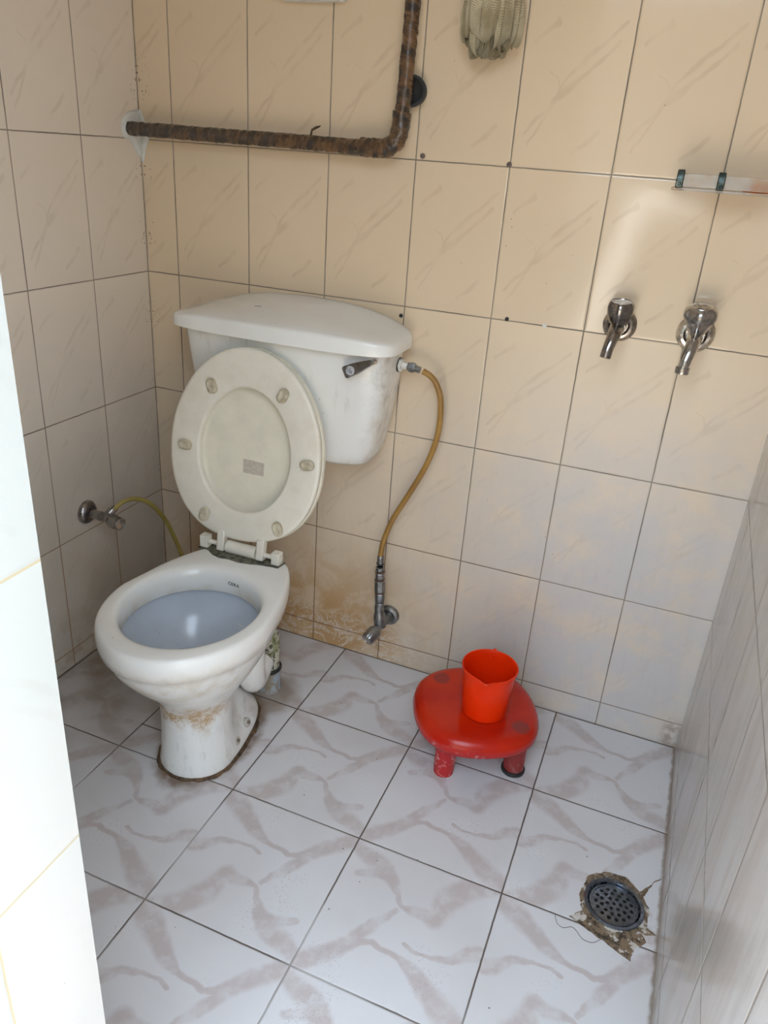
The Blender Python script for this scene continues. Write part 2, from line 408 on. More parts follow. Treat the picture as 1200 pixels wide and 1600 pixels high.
# ------------------------------------------------------------------ room shell
def wall_mesh(name, origin, udir, u0, u1, v0, v1, thick, inward, mat, hole=None):
    """slab whose inner face carries a UV map in metres (u along udir, v up)"""
    o = Vector(origin); ud = Vector(udir).normalized(); nn = Vector(inward).normalized()
    mb = MB()
    cs = [(u0, v0), (u1, v0), (u1, v1), (u0, v1)]
    for d in (0.0, -thick): mb.v += [o+ud*u+Vector((0, 0, v))+nn*d for u, v in cs]
    mb.f = [(0, 1, 2, 3), (7, 6, 5, 4)]; mb.uv[0] = cs; mb.uv[1] = cs[::-1]
    for j in range(4):
        k = (j+1) % 4; mb.f.append((j, 4+j, 4+k, k)); a, b = cs[j], cs[k]
        mb.uv[len(mb.f)-1] = [(a[0]-.1, a[1]), (a[0]-.1+thick, a[1]), (b[0]-.1+thick, b[1]), (b[0]-.1, b[1])]
    return structure(mb.build(name, mat, smooth=False))
H = 2.35; FWY = -1.257; FWT = 0.17; JX = 0.8385; RX = 1.485
m_back = wall_material('back_wall_tiles', A0, 'back')
m_left = wall_material('left_wall_tiles', 0.2016-TW, 'left', tw=0.1985, base=(0.74, 0.65, 0.54), rough0=0.22)
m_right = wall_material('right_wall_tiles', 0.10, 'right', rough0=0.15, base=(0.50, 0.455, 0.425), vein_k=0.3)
m_front = wall_material('front_wall_tiles', 0.10, 'front')
m_jamb = wall_material('jamb_tiles', 0.36, 'jamb', base=(0.44, 0.465, 0.45), vein_k=0.25, tw=0.2)
wall_mesh('wall_back', (0, 0, 0), (1, 0, 0), -0.12, RX+0.12, -0.05, H, 0.12, (0, -1, 0), m_back)
wall_mesh('wall_left', (0, 0, 0), (-math.sin(.0075), -1, 0), -0.001, -FWY+FWT, -0.05, H, 0.12, (1, -.0075, 0), m_left)
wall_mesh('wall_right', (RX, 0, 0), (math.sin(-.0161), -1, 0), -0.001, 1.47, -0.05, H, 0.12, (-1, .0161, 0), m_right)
m_plaster = simple('white_plaster', (0.78, 0.77, 0.74), 0.85, var=0.05, scale=6, bump=0.001)
# front wall left of the doorway: inner face, door reveal and outer face
fw = MB()
xa = -0.13
fw.v = [Vector(p) for p in ((xa, FWY, -.05), (JX, FWY, -.05), (JX, FWY-FWT, -.05), (xa, FWY-FWT, -.05), (xa, FWY, H), (JX, FWY, H), (JX, FWY-FWT, H), (xa, FWY-FWT, H))]
fw.f = [(1, 0, 4, 5), (2, 1, 5, 6), (3, 2, 6, 7), (0, 3, 7, 4), (4, 7, 6, 5), (0, 1, 2, 3)]
for i, f in enumerate(fw.f):
    fw.uv[i] = [((fw.v[k].x if i in (0, 2) else -fw.v[k].y), fw.v[k].z) for k in f]
structure(fw.build('wall_front', m_jamb, smooth=False))
lt = MB(); lt.box(((JX+RX+.1)/2, FWY-FWT/2, (2.05+H)/2), (RX+.1-JX, FWT, H-2.05)); structure(lt.build('trim_1', m_plaster, smooth=False))
ce = MB(); ce.box((0.74, -0.71, H+.05), (1.75, 1.6, 0.1)); structure(ce.build('ceiling', m_plaster, smooth=False))
# floor slab, sloping to the drain
x0, x1, y0, y1 = -0.1, 1.6, -1.43, 0.1
HX, HY, HR = 1.391, -.527, .0565
fl = MB(); hn = 64
corner = [Vector((x1-HX, y1-HY)), Vector((x0-HX, y1-HY)), Vector((x0-HX, y0-HY)), Vector((x1-HX, y0-HY))]
angs = sorted([2*PI*j/hn for j in range(hn)]+[math.atan2(c.y, c.x) % (2*PI) for c in corner]); hn = len(angs)
for dz in (0, -.12):
    for ring in (0, 1):
        for t in angs:
            c, s_ = math.cos(t), math.sin(t)
            if ring == 0: x, y = HX+HR*c, HY+HR*s_
            else:
                k = min(((x1-HX)/c if c > 1e-9 else 1e9), ((x0-HX)/c if c < -1e-9 else 1e9), ((y1-HY)/s_ if s_ > 1e-9 else 1e9), ((y0-HY)/s_ if s_ < -1e-9 else 1e9)); x, y = HX+k*c, HY+k*s_
            fl.v.append(Vector((x, y, fz(x, y)+dz)))
for j in range(hn):
    k = (j+1) % hn
    fl.f += [(j, hn+j, hn+k, k), (2*hn+k, 3*hn+k, 3*hn+j, 2*hn+j), (hn+j, 3*hn+j, 3*hn+k, hn+k), (k, 2*hn+k, 2*hn+j, j)]
structure(fl.build('floor', floor_material(), smooth=False))
# paved yard outside the door
m_yard = simple('yard_paving', (0.50, 0.43, 0.35), 0.9, var=0.1, scale=3)
yd = MB(); yd.box((1.0, -1.43-4.0, -0.12), (16, 8.0, 0.1)); structure(yd.build('ground', m_yard, smooth=False))
m_yw = simple('reflection_blocker_dark', (0.13, 0.12, 0.10), 0.9, var=0.1, scale=3)
yw = MB(); yw.box((0.6, -5.2, 1.17), (9.0, 0.2, 2.55)); structure(yw.build('wall_reflection_blocker', m_yw, smooth=False))  # added dark wall out of view, darkens tile reflections and hides low sky
m_post = simple('white_highlight_post', (0.80, 0.78, 0.75), 0.7, var=0.05, scale=6)
gp = thing('highlight_post', 'added white post and low rail out of view, reflected as a tile highlight', 'highlight helper', (.72, -4.9, -.07))  # added unseen shapes, slanted to reflect as the highlight strip on the tiles
b = MB(); b.prism([(.46, -.07), (.66, -.07), (.92, 1.15), (.74, 1.15)], lambda x, z, d: (x, -4.9+d, z), -.08, .08); b.build('post', m_post, gp, smooth=False, bevel=.01)
b = MB(); b.box((1.08, -4.9, 1.06), (.36, .10, .13)); b.build('rail', m_post, gp, smooth=False, bevel=.01)

# ------------------------------------------------------------------ ceramics
def ceramic(name, stain=None):
    n = NT(name); p = n.pos(); g = n.sep(p)
    base = n.mix(n.ss(n.noise(p, 5, 3), 0.3, 0.75), (0.84, 0.84, 0.805), (0.78, 0.775, 0.74))
    if stain == 'pan':
        band = n.mul(n.ss(g[2], 0.10, 0.165), n.ss(g[2], 0.235, 0.185))
        side = n.ss(g[1], -0.50, -0.57)
        bl = n.ss(n.noise(p, 20, 5, 0.65), 0.38, 0.62)
        c = n.mix(n.mul(n.mul(band, bl), n.mul(side, 0.95)), base, (0.46, 0.29, 0.13))
        lip = n.mul(n.ss(g[2], 0.20, 0.30), n.ss(g[2], 0.39, 0.35))
        c = n.mix(n.mul(n.mul(lip, n.ss(n.noise(p, 14, 5, 0.6), 0.4, 0.72)), 0.6), c, (0.60, 0.49, 0.33))
        low = n.ss(g[2], 0.20, 0.0)
        c = n.mix(n.mul(n.mul(low, n.ss(n.noise(n.v_('MULTIPLY', p, (1, 1, .3)), 30, 4, 0.65), 0.48, 0.68)), 0.55), c, (0.42, 0.37, 0.30))
        sc = n.noise(n.v_('ADD', n.v_('MULTIPLY', p, (20, 20, 30)), n.v_('SCALE', n.noise(p, 8, 2, col=True), 5)), 1, 4, .7)
        c = n.mix(n.mul(n.mul(n.ss(n.m_('ABSOLUTE', n.sub(sc, .5)), .03, .005), n.ss(g[2], .24, .16)), .6), c, (0.80, 0.78, 0.74))
    elif stain == 'cistern':
        st = n.noise(n.v_('MULTIPLY', p, (40, 40, 5)), 1, 4, 0.6)
        c = n.mix(n.mul(n.ss(st, 0.52, 0.75), 0.45), base, (0.50, 0.46, 0.38))
        c = n.mix(n.mul(n.mul(n.ss(g[0], 0.64, 0.72), n.ss(n.noise(p, 30, 5, .7), .4, .7)), .6), c, (0.45, 0.39, 0.31))
    else:
        c = base
    dots = n.mul(n.ss(n.vor(p, 55), 0.07, 0.045), n.ss(n.noise(p, 9, 1), 0.57, 0.62))
    c = n.mix(n.mul(dots, 0.85), c, (0.08, 0.07, 0.06))
    r = n.add(0.14, n.mul(n.ss(n.noise(p, 25, 4), 0.35, 0.7), 0.09))
    return n.out(c, r, None, n.bump(n.noise(p, 30, 2), 0.0008, 0.25))
m_pan = ceramic('toilet_ceramic', 'pan'); m_cis = ceramic('cistern_ceramic', 'cistern'); m_lid = ceramic('lid_ceramic')
m_seat = simple('aged_seat_plastic', (0.79, 0.75, 0.65), 0.38, var=0.2, scale=22, dark=(0.66, 0.60, 0.48), bump=0.0003)
m_lidin = simple('cream_seat_lid_plastic', (0.80, 0.755, 0.62), 0.45, var=0.12, scale=14)
m_rubber = simple('black_rubber', (0.02, 0.02, 0.018), 0.5, var=0.05)
def metal(name, col, rough, blotch, scale=60):
    n = NT(name); p = n.pos(); f = n.ss(n.noise(p, scale, 4, .6), 0.38, 0.7)
    c = n.mix(f, col, blotch); return n.out(c, n.add(rough, n.mul(f, 0.22)), n.ss(f, 0, 1, 1.0, 0.75), n.bump(n.noise(p, 200, 2), 0.0003, 0.4))
m_chrome = metal('worn_chrome', (0.62, 0.60, 0.58), 0.10, (0.22, 0.20, 0.18))
m_dull = metal('dull_chrome', (0.34, 0.345, 0.35), 0.30, (0.17, 0.16, 0.15))
m_dark = metal('tarnished_chrome', (0.38, 0.35, 0.33), 0.16, (0.11, 0.09, 0.08), 35)
m_steel = metal('drain_steel', (0.20, 0.23, 0.29), 0.20, (0.11, 0.12, 0.13), 90)
m_green = metal('verdigris_metal', (0.10, 0.13, 0.12), 0.38, (0.04, 0.055, 0.05), 60)
m_red = None

def sgp(v, e): return math.copysign(abs(v)**e, v)
NA = 72
def pan_ring(z, a, bf, bb, cx=0.461, yc=-0.53, nb=2.0, tp=0.0, zf=None):
    out = []
    for j in range(NA):
        t = 2*PI*j/NA; c, s = math.cos(t), math.sin(t)
        if s <= 0: x = a*c; y = bf*s; k = 0
        else:
            x = a*sgp(c, 2/nb); y = bb*sgp(s, 2/nb); k = y/bb
            x *= 1-tp*k**1.4
        dent = .020*min(1, max(0, (z-.006)/.05))*min(1, max(0, (.235-z)/.06))
        x -= math.copysign(min(abs(x), dent*math.exp(-((yc+y+.435)/.048)**2)), x) if z < .235 else 0
        out.append((cx+x, yc+y, z))
    return out
toilet = thing('toilet', 'white ceramic floor toilet with its stained seat and lid raised against the cistern', 'toilet', (0.461, -0.47, fz(.461, -.47)))
zb = fz(.461, -.47)-0.004
R = [pan_ring(zb, .082, .083, .215, nb=2.6, tp=.15), pan_ring(.010, .084, .085, .217, nb=2.6, tp=.15), pan_ring(.018, .083, .084, .215, nb=2.6, tp=.17), pan_ring(.03, .081, .082, .210, nb=2.6, tp=.2),
     pan_ring(.06, .079, .079, .185, nb=2.4, tp=.30), pan_ring(.10, .077, .077, .155, nb=2.2, tp=.35), pan_ring(.14, .077, .076, .15, nb=2.2, tp=.3),
     pan_ring(.17, .080, .079, .155, nb=2.2, tp=.2), pan_ring(.195, .088, .088, .165, nb=2.2, tp=.1), pan_ring(.22, .102, .106, .18, nb=2.2, tp=.1), pan_ring(.25, .121, .134, .20, nb=2.2, tp=.1),
     pan_ring(.28, .138, .160, .215, nb=2.4, tp=.15), pan_ring(.31, .152, .182, .232, nb=2.8, tp=.25), pan_ring(.335, .162, .195, .245, nb=3.4, tp=.32), pan_ring(.350, .167, .201, .252, nb=4.4, tp=.36),
     pan_ring(.354, .172, .206, .255, nb=5, tp=.37), pan_ring(.372, .1755, .2095, .257, nb=5.5, tp=.38), pan_ring(.388, .1755, .2095, .257, nb=5.5, tp=.38),
     pan_ring(.399, .1738, .2078, .2562, nb=5.5, tp=.38), pan_ring(.4036, .1700, .204, .2535, nb=5.5, tp=.38), pan_ring(.4052, .165, .199, .249, nb=5.5, tp=.38),
     pan_ring(.4055, .149, .172, .17, nb=2.3), pan_ring(.4040, .1440, .164, .156, nb=2.1), pan_ring(.398, .1395, .1575, .149, nb=2.05), pan_ring(.385, .137, .154, .145), pan_ring(.352, .136, .152, .142),
     pan_ring(.349, .138, .154, .144), pan_ring(.348, .146, .163, .151), pan_ring(.340, .147, .164, .152), pan_ring(.30, .138, .152, .142), pan_ring(.27, .124, .136, .124), pan_ring(.245, .104, .112, .10),
     pan_ring(.228, .083, .085, .075), pan_ring(.215, .055, .055, .05), pan_ring(.208, .025, .025, .025)]
pm = MB(); pm.loft(R, True, False, True)
pan = pm.build('pan', m_pan, toilet, angle=70)
n = NT('bowl_shaded_ceramic'); p = n.pos()  # bowl interior in darker blue-grey, its shade put into the colour
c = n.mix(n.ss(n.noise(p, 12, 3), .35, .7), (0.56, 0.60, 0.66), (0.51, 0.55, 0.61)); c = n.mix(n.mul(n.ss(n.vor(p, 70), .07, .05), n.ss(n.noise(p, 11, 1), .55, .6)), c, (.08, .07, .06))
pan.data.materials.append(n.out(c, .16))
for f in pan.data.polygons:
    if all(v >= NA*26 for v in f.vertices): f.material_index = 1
tr = MB(); tr.tube([(.506, -.372, .285), (.508, -.374, .24), (.509, -.378, .18), (.506, -.368, .120), (.497, -.335, .100), (.488, -.29, .112)], lambda t: .033-.002*t, n=24, res=6)
tr.build('trapway', m_pan, toilet)
wt = MB(); wt.v = []; ring = pan_ring(.236, .092, .097, .086); wt.v = [Vector(p) for p in ring]; wt.f = [tuple(range(NA))]
n = NT('bowl_water'); n.out((0.75, 0.82, 0.86), 0.03, None, None, Transmission_Weight=1.0, IOR=1.33); wt.build('bowl_water', n.m, toilet)
m_bolt = simple('rusty_bolt', (0.28, 0.23, 0.18), 0.5, 0.5, var=.3, scale=90)
m_plug = simple('bolt_washer', (0.52, 0.48, 0.42), 0.5, var=.3, scale=90)
for by, bz, bx in ((-.486, .033, .5330), (-.421, .031, .5215)):
    b = MB(); b.lathe([(.0001, .006), (.0045, .006), (.0105, .0035), (.0118, 0), (.0118, -.010)], (bx, by, bz), (1, -.1, .55), n=20); w = b.build('washer', m_plug, toilet)
    b = MB(); b.lathe([(.0001, .010), (.004, .0095), (.0045, .007), (.0045, .002)], (bx, by, bz), (1, -.1, .55), n=12); b.build('bolt', m_bolt, w)
# brown sealing ring around the foot
m_grime = NT('brown_sealant'); p = m_grime.pos(); c = m_grime.mix(m_grime.ss(m_grime.noise(p, 60, 5, .7), .35, .65), (0.04, 0.022, 0.012), (0.15, 0.09, 0.045)); m_grime.out(c, 0.8, None, m_grime.bump(m_grime.noise(p, 150, 3), .003, 1)); m_grime = m_grime.m
sr = MB(); rr = []
for k, (ex, hz) in enumerate(((-.004, .005), (.003, .004), (.006, .0015), (.009, -.002))):
    ring = []
    for j, q in enumerate(pan_ring(0, .084+ex, .085+ex, .217+ex, nb=2.6, tp=.15)):
        w = 0 if k < 2 else .006*noise.noise(Vector((q[0]*40, q[1]*40, 5)))
        d = Vector((q[0]-.461, q[1]+.47, 0)).normalized()
        ring.append((q[0]+d.x*w, q[1]+d.y*w, fz(q[0], q[1])+hz+(.0015*noise.noise(Vector(q)*80) if k else 0)))
    rr.append(ring)
sr.loft(rr, True); sr.build('sealant_ring', m_grime, toilet)

# seat and lid, raised
SO = Vector((.437, -.302, .4285)); tilt = Vector((0, .088, .43)).normalized(); ang = math.radians(3.2)
xa_ = Vector((1, 0, 0)); nrm = xa_.cross(tilt).normalized()   # points toward the front of the room
if nrm.y > 0: nrm = -nrm
SU = (xa_*math.cos(ang)+tilt*math.sin(ang)); SV = (-xa_*math.sin(ang)+tilt*math.cos(ang))
def seat_pt(u, v, d): return SO+SU*u+SV*v+nrm*d
def seat_out(t, s=1.0, e=0.0):
    c, k = math.cos(t), math.sin(t)
    w = .190*(1-.045*k)+e
    if k < 0: x = w*sgp(c, .86); y = (.215+e)*sgp(k, .92)
    else: x = w*c; y = (.222+e)*k
    return x, .226+y
def seat_hole(t, e=0.0):
    c, k = math.cos(t), math.sin(t); return (.1155+e)*(1-.05*k)*c+.001, .219+(.141+e)*k
NS = 80
def sring(f, e, d): return [seat_pt(*f(2*PI*j/NS, e=e), d) for j in range(NS)]
sm = MB()
rings = [sring(seat_out, -.004, -.010), sring(seat_out, 0, -.006), sring(seat_out, 0, .002), sring(seat_out, -.002, .005), sring(seat_out, -.008, .006),
         sring(seat_hole, .006, .005), sring(seat_hole, .001, .003), sring(seat_hole, 0, -.002), sring(seat_hole, 0, -.010)]
rings.append(rings[0])
sm.loft(rings, True)
seat = sm.build('seat', m_seat, toilet, angle=60)
lm = MB(); rings = [sring(seat_hole, -.112, -.0255), sring(seat_hole, -.05, -.0250), sring(seat_hole, -.004, -.0245), sring(seat_hole, .004, -.022), sring(seat_hole, .012, -.0125), sring(seat_out, -.006, -.012), sring(seat_out, .001, -.013), sring(seat_out, .002, -.020), sring(seat_out, -.004, -.026), sring(seat_out, -.03, -.029)]
lm.loft(rings, True, True, True)
lid = lm.build('seat_lid', m_lidin, toilet, angle=50)
stk = MB(); stk.prism([(-.014, .197), (.039, .193), (.039, .163), (-.014, .165)], lambda x, y, d: seat_pt(x, y, d), -.0262, -.0245)
m_sticker = simple('faded_sticker', (0.50, 0.43, 0.35), 0.7, var=.5, scale=160, dark=(.62, .58, .50))
stk.build('sticker', m_sticker, lid, smooth=False)
m_bump_dirt = simple('stained_bumper', (0.60, 0.55, 0.42), 0.4, var=0.6, scale=45, dark=(0.30, 0.23, 0.13))
for i, (bx, by, ra) in enumerate(((-.084, .356, 112), (.094, .353, 62), (-.149, .216, 172), (.162, .210, 3), (-.091, .060, 68), (.099, .056, 112))):
    a = math.radians(ra); e1 = SU*math.cos(a)+SV*math.sin(a); e2 = -SU*math.sin(a)+SV*math.cos(a); o = seat_pt(bx, by, 0)
    b = MB(); rings = []
    for L_, w_, d in ((.0085, .0130, .004), (.0080, .0125, .006), (.0080, .0118, .0125), (.0075, .0100, .0145), (.0065, .0070, .0150), (.0062, .0055, .0135)):
        ring = []
        for j in range(32):
            t = 2*PI*j/32; ring.append(o+e1*(math.cos(t)*w_+math.copysign(L_*.6, math.cos(t)))+e2*math.sin(t)*w_*.95+nrm*d)
        rings.append(ring)
    b.loft(rings, True, False, True); b.build('bumper', m_bump_dirt, seat, angle=50)
# hinge
HG = Vector((.443, -.302, .4185))
b = MB(); b.tube([HG+Vector((-.105, 0, 0)), HG+Vector((.105, 0, 0))], .0055, n=12, res=1); b.build('hinge_pin', m_seat, toilet)
b = MB(); b.tube([HG+Vector((-.036, -.001, 0)), HG+Vector((.040, -.001, 0))], .0150, n=24, res=1); b.build('lid_knuckle', m_seat, lid)
for sx in (-.050, .053):
    b = MB(); b.box(HG+Vector((sx-.002, 0, .012)), (.019, .020, .050), Euler((-.17, 0, 0))); b.build('hinge_arm', m_seat, seat, bevel=.003)
for sx in (-.096, .092):
    b = MB(); b.box(HG+Vector((sx, -.001, -.001)), (.021, .021, .034)); b.box(HG+Vector((sx, -.001, -.0155)), (.027, .026, .006))
    b.build('hinge_post', m_seat, toilet, bevel=.002)
m_olive = NT('deck_grime'); p = m_olive.pos(); m_olive.out(m_olive.mix(m_olive.ss(m_olive.noise(p, 70, 4), .4, .6), (0.03, 0.03, 0.02), (0.16, 0.155, 0.11)), 0.3, None, m_olive.bump(m_olive.noise(p, 90, 3), .002, 1)); m_olive = m_olive.m
poly = [(.335, -.318), (.365, -.322), (.385, -.336), (.405, -.342), (.43, -.338), (.455, -.341), (.48, -.336), (.51, -.327), (.548, -.322), (.552, -.292), (.50, -.283), (.44, -.279), (.38, -.282), (.338, -.292)]
b = MB(); b.prism(poly, lambda x, y, d: (x, y, d), .4035, .4062); b.build('deck_grime', m_olive, toilet, smooth=False)
# maker's name on the inner rim
m_ink = simple('dark_print', (0.03, 0.03, 0.035), 0.5, var=0.02)
def text_mesh(name, s, size, mat, origin, ex, ey, parent, depth=0.0003, space=1.1):
    cu = bpy.data.curves.new(name, 'FONT'); cu.body = s; cu.size = size; cu.align_x = 'CENTER'; cu.align_y = 'CENTER'; cu.space_character = space; cu.extrude = depth
    to = bpy.data.objects.new(name, cu); COL.objects.link(to)
    me = bpy.data.meshes.new_from_object(to.evaluated_get(bpy.context.evaluated_depsgraph_get())); bpy.data.objects.remove(to); bpy.data.curves.remove(cu)
    ex = Vector(ex).normalized(); ey = Vector(ey).normalized(); ez = ex.cross(ey)
    for v in me.vertices: v.co = Vector(origin)+ex*v.co.x+ey*v.co.y+ez*v.co.z
    me.name = name; me.materials.clear(); me.materials.append(mat)
    o = bpy.data.objects.new(name, me); COL.objects.link(o); attach(o, parent); return o
text_mesh('maker_name', 'CERA', .0108, m_ink, (.4740, -.3905, .3785), (1, -.10, 0), (0, .02, 1), toilet, space=1.2)

# ------------------------------------------------------------------ waste pipe
wp = thing('waste_pipe', 'short grey plastic waste pipe with moss-stained mortar standing behind the toilet', 'pipe', (.484, -.248, fz(.484, -.248)))
m_pvc = NT('grey_blue_pipe'); p = m_pvc.pos(); c = m_pvc.mix(m_pvc.ss(m_pvc.noise(p, 30, 5, .7), .42, .62), (0.36, 0.41, 0.45), (0.27, 0.21, 0.14)); m_pvc.out(c, .55); m_pvc = m_pvc.m
m_moss = NT('mossy_mortar'); p = m_moss.pos(); f = m_moss.noise(p, 85, 5, .7); c = m_moss.mix(m_moss.ss(f, .42, .50), (0.05, 0.045, 0.03), (0.62, 0.60, 0.48)); c = m_moss.mix(m_moss.mul(m_moss.ss(m_moss.noise(p, 40, 3), .5, .6), .6), c, (.20, .22, .06)); m_moss.out(c, .85, None, m_moss.bump(f, .003, 1)); m_moss = m_moss.m
b = MB(); b.lathe([(.0335, -.008), (.033, .004), (.031, .012), (.030, .055), (.0295, .062)], (.484, -.248, 0), n=32); b.build('pipe_socket', m_pvc, wp)
b = MB(); b.lathe([(.030, .058), (.0335, .062), (.034, .068), (.031, .073)], (.484, -.248, 0), n=32); b.build('rubber_seal', m_rubber, wp)
b = MB(); b.tube([(.484, -.248, .068), (.484, -.248, .10), (.485, -.25, .15), (.487, -.262, .172)], .027, n=28, res=8, wob=.0022); b.build('mortared_neck', m_moss, wp)

# ------------------------------------------------------------------ cistern
cis = thing('cistern', 'white ceramic wall cistern with crowned lid and side flush lever behind the raised seat', 'cistern', (.4435, 0, .60))
def cring(z, a, d, e=0.0, nn=6.0, bow=.012, cx=.4585):
    out = []
    for j in range(96):
        t = 2*PI*j/96; c, s = math.cos(t), math.sin(t)
        x = (a+e)*sgp(c, 2/nn); y = sgp(s, 2/nn)
        yy = -d/2 + y*(d/2+e if y < 0 else d/2-.0015)
        if y < 0: yy += -bow*(1-(x/a)**2)*(-y)+bow*.5*(-y)
        out.append((cx+x, min(yy, -.0015), z if not callable(z) else z(x/a, yy)))
    return out
b = MB()
b.loft([cring(.603, .180, .118, nn=4), cring(.606, .198, .138, nn=4.5), cring(.616, .209, .148, nn=5), cring(.64, .219, .153, nn=5.5), cring(.72, .236, .163), cring(.80, .246, .173), cring(.875, .2515, .182), cring(.893, .252, .183)], True, True, True)
b.build('tank', m_cis, cis, angle=60)
b = MB()
def zt(k): return lambda xn, y: .908+.046*(1-min(1, abs(xn))**2.3)*(.22+.78*max(0, min(1, (y+.21)/.20))**.8)+k
def lring(s, dz):
    out = []
    for (x, y, _) in cring(0, .274, .208, nn=5.5):
        X = .4585+(x-.4585)*s; Y = -.10+(y+.10)*s
        out.append((X, Y, zt(dz)((X-.4585)/.274, Y)))
    return out
rim = cring(0, .274, .208, nn=5.5)
b.loft([[(x*.985+.4585*.015, -.1+(y+.1)*.96, .887) for x, y, _ in rim], [(x, y, .884) for x, y, _ in rim], [(x, y, .890) for x, y, _ in rim], lring(1.0, -.008), lring(.992, -.003), lring(.975, 0), lring(.93, .0015), lring(.8, .003), lring(.6, .0035), lring(.4, .004), lring(.2, .004), lring(.02, .004)], True, True, True)
cl = b.build('cistern_lid', m_lid, cis, angle=60)
# flush lever on the front
b = MB(); PV = Vector((.696, -.190, .873)); PE = Vector((.634, -.200, .842))
d = (PE-PV).normalized(); pn = Vector((d.z, 0, -d.x)).normalized(); nf = Vector((.05, -1, .1)).normalized()
def lev(x, y, dd): return PV+d*x+pn*y+nf*dd
b.prism([(-.004, -.004), (0, -.006), (.040, -.0125), (.064, -.0135), (.067, -.011), (.067, .011), (.064, .0135), (.040, .0125), (0, .006), (-.004, .004)], lev, .000, .0085)
fh = b.build('flush_handle', m_dark, cis, bevel=.002, smooth=False)
b = MB(); b.lathe([(.006, -.012), (.006, .009), (.0045, .012), (.0001, .0125)], PV+nf*.002, nf, n=16); b.build('handle_boss', m_chrome, fh)
b = MB(); b.lathe([(.0098, .0), (.0098, .001), (.0001, .0012)], lev(.051, 0, .0082), nf, n=28)
m_badge = simple('grey_badge', (0.50, 0.50, 0.52), .4, var=.05); bd = b.build('badge', m_badge, fh)
bs = MB()
def gl(x, y): return lev(.051, 0, .0096)+Vector((1, 0, -.35)).normalized()*x+Vector((.35, 0, 1)).normalized()*y
for pts in (((-.006, .003), (-.006, -.003), (-.003, -.0045)), ((-.0045, .0045), (-.001, .005)), ((-.004, 0), (-.001, 0)), ((-.001, .005), (-.001, -.001)), ((.001, -.001), (.004, -.001)), ((.001, .0015), (.001, -.005)), ((.004, .002), (.0045, -.0045)), ((.002, -.005), (.006, -.0025)), ((-.003, -.0045), (0, -.004))):
    bs.tube([gl(*q) for q in pts], .0005, n=6, res=1)
bs.build('badge_print', m_ink, bd)
b = MB(); b.tube([(.383, -.135, .9407), (.390, -.134, .9409), (.398, -.133, .9411)], .0005, n=6, res=1); b.build('lid_print', m_ink, cl)
# inlet nut on the cistern side
m_white = simple('white_nylon', (0.74, 0.73, 0.69), .4, var=.15, scale=60)
b = MB(); b.lathe([(.001, -.006), (.0165, -.006), (.0165, .001), (.0125, .001)], (.7085, -.060, .842), (1, 0, 0), n=28); b.build('inlet_washer', m_rubber, cis)
b = MB(); b.lathe([(.008, 0), (.015, 0), (.015, .007), (.008, .007), (.008, .022), (.002, .022)], (.7095, -.060, .842), (1, 0, 0), n=6); b.build('inlet_nut', m_white, cis, smooth=False)

# ------------------------------------------------------------------ hoses and valves
def hose_mat(name, c1, c2):
    n = NT(name); uv = n.uv(); g = n.sep(uv)
    a = n.m_('SINE', n.add(n.mul(g[0], 1600.0), n.mul(g[1], 2*PI*4))); b_ = n.m_('SINE', n.sub(n.mul(g[0], 1600.0), n.mul(g[1], 2*PI*4)))
    w = n.mul(a, b_); f = n.ss(n.noise(n.pos(), 18, 4), .3, .7)
    c = n.mix(f, c1, c2); c = n.mix(n.mul(n.ss(w, 0, .8), .25), c, tuple(x*.55 for x in c2))
    return n.out(c, .3, None, n.bump(w, .0004, .6))
m_hose = hose_mat('amber_braided_hose', (0.42, 0.235, 0.055), (0.30, 0.155, 0.035))
m_hose2 = hose_mat('olive_hose', (0.36, 0.28, 0.07), (0.25, 0.19, 0.04))
hs = thing('supply_hose', 'amber braided water hose curving from the cistern inlet down to the angle valve', 'hose', (.703, -.05, .20))
b = MB(); b.tube([(.766, -.061, .836), (.783, -.062, .829), (.799, -.06, .812), (.812, -.055, .770), (.811, -.050, .692), (.790, -.046, .612), (.754, -.044, .530), (.716, -.046, .448), (.698, -.048, .385), (.694, -.05, .345)], .0068, n=20, res=10); b.build('hose_tube', m_hose, hs)
b = MB(); b.lathe([(.0085, 0), (.0085, .014), (.0075, .016), (.0075, .030), (.002, .030)], (.729, -.060, .842), (1, -.02, -.16), n=24)
b.lathe([(.0105, .004), (.0115, .006), (.0115, .015), (.0105, .017)], (.729, -.060, .842), (1, -.02, -.16), n=6, cap0=True, cap1=True); b.build('hose_nut', m_dull, hs, smooth=False)
b = MB(); b.lathe([(.0075, .020), (.0085, .018), (.0085, 0), (.0095, -.002)], (.6945, -.05, .327), (0, 0, 1), n=24, cap0=True); b.build('hose_ferrule', m_dull, hs)
b = MB(); b.lathe([(.0095, 0), (.0095, .004)], (.6945, -.05, .322), (0, 0, 1), n=24, cap0=True, cap1=True); b.build('rubber_ring', m_rubber, hs)

